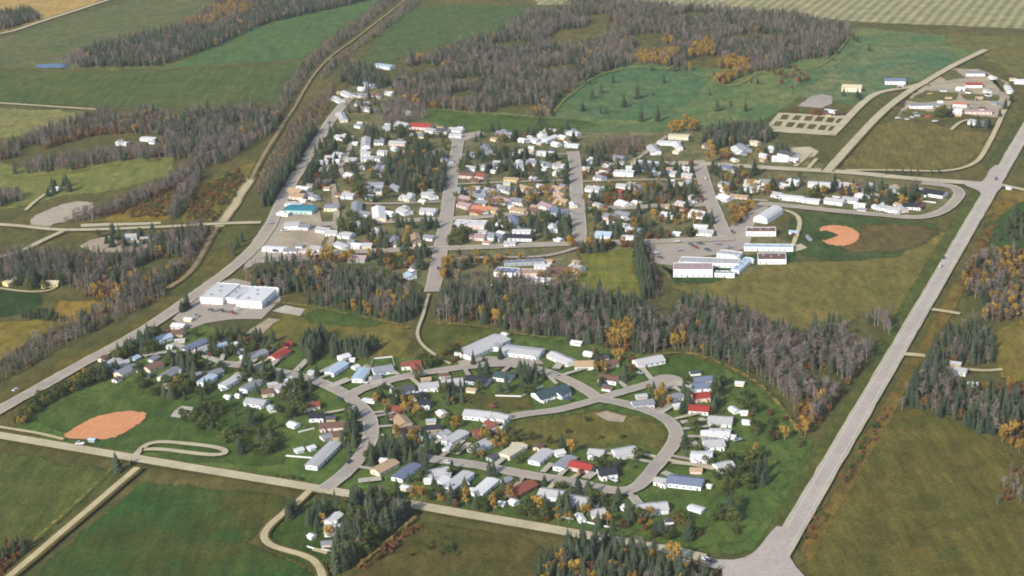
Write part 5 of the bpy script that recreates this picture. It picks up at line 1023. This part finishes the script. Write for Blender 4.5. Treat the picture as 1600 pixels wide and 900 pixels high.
CL = [ ('170 560 330 520 500 560 500 620 330 620 200 600', 40, dict(L=4, S=3, U=2)), ('560 600 700 590 860 600 800 660 620 700', 26, dict(L=3, S=2, U=3, G=1)), ('590 690 780 680 900 700 1000 720 980 750 760 720 640 708', 26, dict(L=3, S=2, U=3, G=1)),
 ('620 730 760 745 980 785 960 810 760 780 640 765', 30, dict(L=3, S=3, U=3, G=1)), ('1060 590 1140 600 1150 740 1080 780 1070 700', 22, dict(L=3, S=2, U=3)), # pixel outline, count, mix
 ('600 252 690 244 702 262 696 300 640 306 604 290', 95, dict(S=8, B=.6, G=.6)), ('560 208 610 202 690 216 700 236 650 242 600 232', 16, dict(S=5, L=2)), ('505 212 550 206 552 290 500 300 470 290 496 240', 20, dict(S=5, L=2, O=1)),
 ('480 270 500 262 500 296 470 292', 6, dict(O=4, S=1)), ('548 262 600 262 606 318 540 316', 10, dict(S=3, L=3, G=1)), ('530 345 586 342 590 366 530 372', 9, dict(L=4, S=2)), ('575 375 660 372 662 390 600 392', 8, dict(S=3, G=2, O=1)),
 ('620 355 690 352 688 362 625 362', 4, dict(S=3)), ('570 400 668 396 668 428 600 426', 18, dict(G=1.5, S=3, O=1.5, L=2)), ('500 402 560 402 560 412 480 412', 10, dict(O=2, G=2)), ('718 240 790 234 800 272 720 272', 15, dict(S=4, L=2, B=1)),
 ('780 240 896 236 896 290 800 292', 18, dict(S=5, L=2, B=1)), ('700 300 890 292 890 326 712 330', 12, dict(S=2, L=2, G=2, B=1)), ('760 336 900 334 902 382 770 384', 20, dict(S=5, L=1, B=1)), ('700 352 730 352 730 384 696 386', 5, dict(S=2, L=3)),
 ('775 205 900 204 900 222 780 226', 10, dict(S=3, L=2, O=1)), ('905 240 960 240 980 284 908 284', 12, dict(S=3, O=2, B=1)), ('908 288 1090 290 1105 318 912 326', 24, dict(G=1.5, O=2, B=2, L=1.5, S=2)), ('915 332 1110 326 1120 368 918 376', 20, dict(S=3, G=2, O=2, L=2)),
 ('930 360 972 356 974 374 924 376', 6, dict(S=4)), ('975 368 1060 372 1060 378 978 380', 6, dict(O=2, S=1)), ('980 240 1090 262 1090 280 980 280', 9, dict(S=3, O=1)), ('1040 290 1096 294 1098 316 1046 318', 7, dict(S=3, O=2)),
 ('1110 262 1180 262 1200 306 1120 312', 14, dict(S=3, G=2, O=1, B=1)), ('1090 218 1200 226 1250 240 1240 256 1100 254', 12, dict(S=2, G=2, O=2)), ('1200 282 1340 292 1340 326 1200 314', 14, dict(S=2, L=2, O=2, G=1)), ('1340 294 1440 304 1440 330 1342 326', 18, dict(S=4, L=1, G=1, O=1)),
 ('1140 330 1180 326 1160 350 1144 356', 9, dict(G=3, O=3)), ('690 400 700 398 694 440 684 448', 8, dict(O=2, G=2)), ('700 404 770 402 775 440 700 448', 20, dict(B=5, O=1, S=2, G=1)), ('820 440 908 420 902 448 840 450', 12, dict(G=3, B=3)), ('896 384 950 386 948 396 898 400', 7, dict(O=4, S=1)),
 ('880 384 990 384 990 388 880 390', 7, dict(O=3, G=1)), ('470 545 498 522 512 534 486 572', 48, dict(S=1)), ('518 548 574 544 576 558 520 560', 40, dict(S=1)), ('195 545 250 520 262 528 244 552 205 556', 16, dict(S=3, L=2)), ('134 600 190 556 206 556 170 596', 16, dict(S=3, L=3)),
 ('180 600 300 594 330 606 320 636 250 626 180 612', 22, dict(L=4, S=3, G=.5)), ('260 560 300 560 320 580 270 584', 9, dict(S=3, L=1)), ('330 530 430 528 430 560 330 560', 20, dict(S=3, L=3, O=1)), ('350 572 460 586 490 604 480 640 440 630 400 600', 20, dict(S=4, L=2)),
 ('430 620 470 612 480 660 440 656', 10, dict(S=3, L=2)), ('540 640 558 655 562 690 540 730 528 720 540 680', 16, dict(S=4, L=2)), ('568 712 600 700 660 704 672 722 640 730 580 730', 22, dict(S=5, L=1)), ('600 640 660 636 700 660 660 700 610 690', 10, dict(L=3, G=2, S=1)),
 ('690 620 720 612 730 630 700 636', 7, dict(S=2, G=1)), ('745 582 766 580 764 606 750 606', 4, dict(S=1)), ('804 584 850 586 850 604 810 606', 8, dict(S=3)), ('930 560 990 556 990 600 930 606', 16, dict(S=3, G=2, O=2)), ('1010 612 1070 618 1070 652 1030 640', 9, dict(G=3, S=2, O=1)),
 ('640 770 740 776 900 800 990 830 980 845 860 818 650 786', 30, dict(S=2, L=2, G=2, O=2)), ('730 690 800 680 800 720 760 730', 6, dict(G=3, L=2)), ('990 806 1070 820 1100 846 1000 846', 14, dict(L=2, O=2, G=2, S=1)), ('1120 780 1180 790 1150 836 1110 836', 6, dict(S=1, L=3)),
 ('1130 740 1170 700 1200 720 1180 780 1120 790', 14, dict(L=4, G=1)), ('1160 620 1230 660 1256 700 1200 700 1150 650', 12, dict(L=3, O=1, G=.5)), ('1180 730 1206 736 1196 766 1178 756', 5, dict(S=2, L=1)), ('300 640 400 640 440 690 420 722 370 722 340 690 280 670', 26, dict(L=6, S=1, G=.6)),
 ('472 790 520 780 548 800 548 850 500 860 470 830', 18, dict(S=4, L=2, G=1)), ('545 845 570 820 570 860 540 890', 7, dict(B=3, G=2)), ('446 796 462 786 466 800 450 812', 4, dict(S=1, L=1)), ('1046 200 1082 190 1090 206 1048 210', 10, dict(G=1)),
 ('1200 112 1260 110 1262 138 1210 140', 8, dict(O=2, B=1)), ('1240 176 1320 180 1320 184 1240 180', 4, dict(O=1)), ('1460 172 1500 176 1500 186 1464 186', 5, dict(L=2, G=1, S=1)), ('560 540 590 540 590 552 560 552', 3, dict(S=1)), ('680 560 720 545 730 560 705 570', 6, dict(O=2, L=1)),
 ('530 150 600 150 600 186 540 186', 9, dict(B=2, S=2, L=1)), ('150 370 240 366 260 386 180 392', 8, dict(S=2, L=1, B=1)), ('2 440 100 440 100 452 4 452', 7, dict(S=2, L=1)), ('220 205 290 200 290 218 222 222', 8, dict(S=2, B=1)), ('1550 380 1590 330 1600 380', 10, dict(S=2, L=1)),
 ('640 560 700 570 690 582 640 572', 4, dict(L=1)), ('430 745 470 752 500 760 440 760', 3, dict(U=1)), ('60 300 110 284 110 300 70 310', 3, dict(S=1)), ('690 840 700 836 720 870 640 870', 10, dict(U=1)), ('820 655 1000 650 1030 690 830 700', 3, dict(U=1)),
]
for poly, n, mix in CL:
    q = [gp(u, v) for u, v in P(poly)]; xy = [(p.x, p.y) for p in q]; xs = [a for a, _ in xy]; ys = [b for _, b in xy]; done = 0; tries = 0; ks = list(mix); pr = np.array(list(mix.values()), float); pr /= pr.sum(); got = []
    town = sum(ys) / len(ys) > gp(800, 420).y
    n = int(n * (2.6 if town else 1.35))
    while done < n and tries < n * 40:
        tries += 1; x, y = rng.uniform(min(xs), max(xs)), rng.uniform(min(ys), max(ys))
        if not inside(np.array([x]), np.array([y]), xy)[0] or not clear_of(x, y) or on_road(x, y): continue
        if any((x - a) ** 2 + (y - b) ** 2 < 3.5 for a, b in got): continue
        k = str(rng.choice(ks, p=pr)); got.append((x, y)); done += 1
        tree(k, float(x), float(y), float(rng.uniform(.6, 1.15)) * (1.2 if town else 1.1), float(rng.uniform(1.15, 1.9) if k in 'SL' else rng.uniform(1.0, 1.4)))
p = gp(1382, 306); tree('L', p.x, p.y, 1.5, 1.35, 0)
p = gp(1376, 308); tree('S', p.x, p.y, 1.2, 1.5, 0)
p = gp(1249, 281); tree('L', p.x, p.y, 1.0, 1.1, 1)
plant_all()
name_all()
print('single trees', NT_)

# ------------------------------------------------------------------ thin autumn haze over the whole place
hz = MB(); hz.box(-10000, -4000, -1.2, 10000, 17000, 480, 0, True)
hm = bpy.data.materials.new('autumn_haze'); hm.use_nodes = True; hn = hm.node_tree.nodes
for n_ in list(hn):
    if n_.type == 'BSDF_PRINCIPLED': hn.remove(n_)
pv = hn.new('ShaderNodeVolumePrincipled'); pv.inputs['Color'].default_value = (1.0, 0.99, 0.96, 1)
pv.inputs['Density'].default_value = 0.000028; pv.inputs['Anisotropy'].default_value = 0.0
hm.node_tree.links.new(pv.outputs[0], hn['Material Output'].inputs['Volume'])
tag(mob('haze', hz.mesh('haze', hm)), 'thin pale autumn haze over the whole valley', 'haze', kind='stuff')
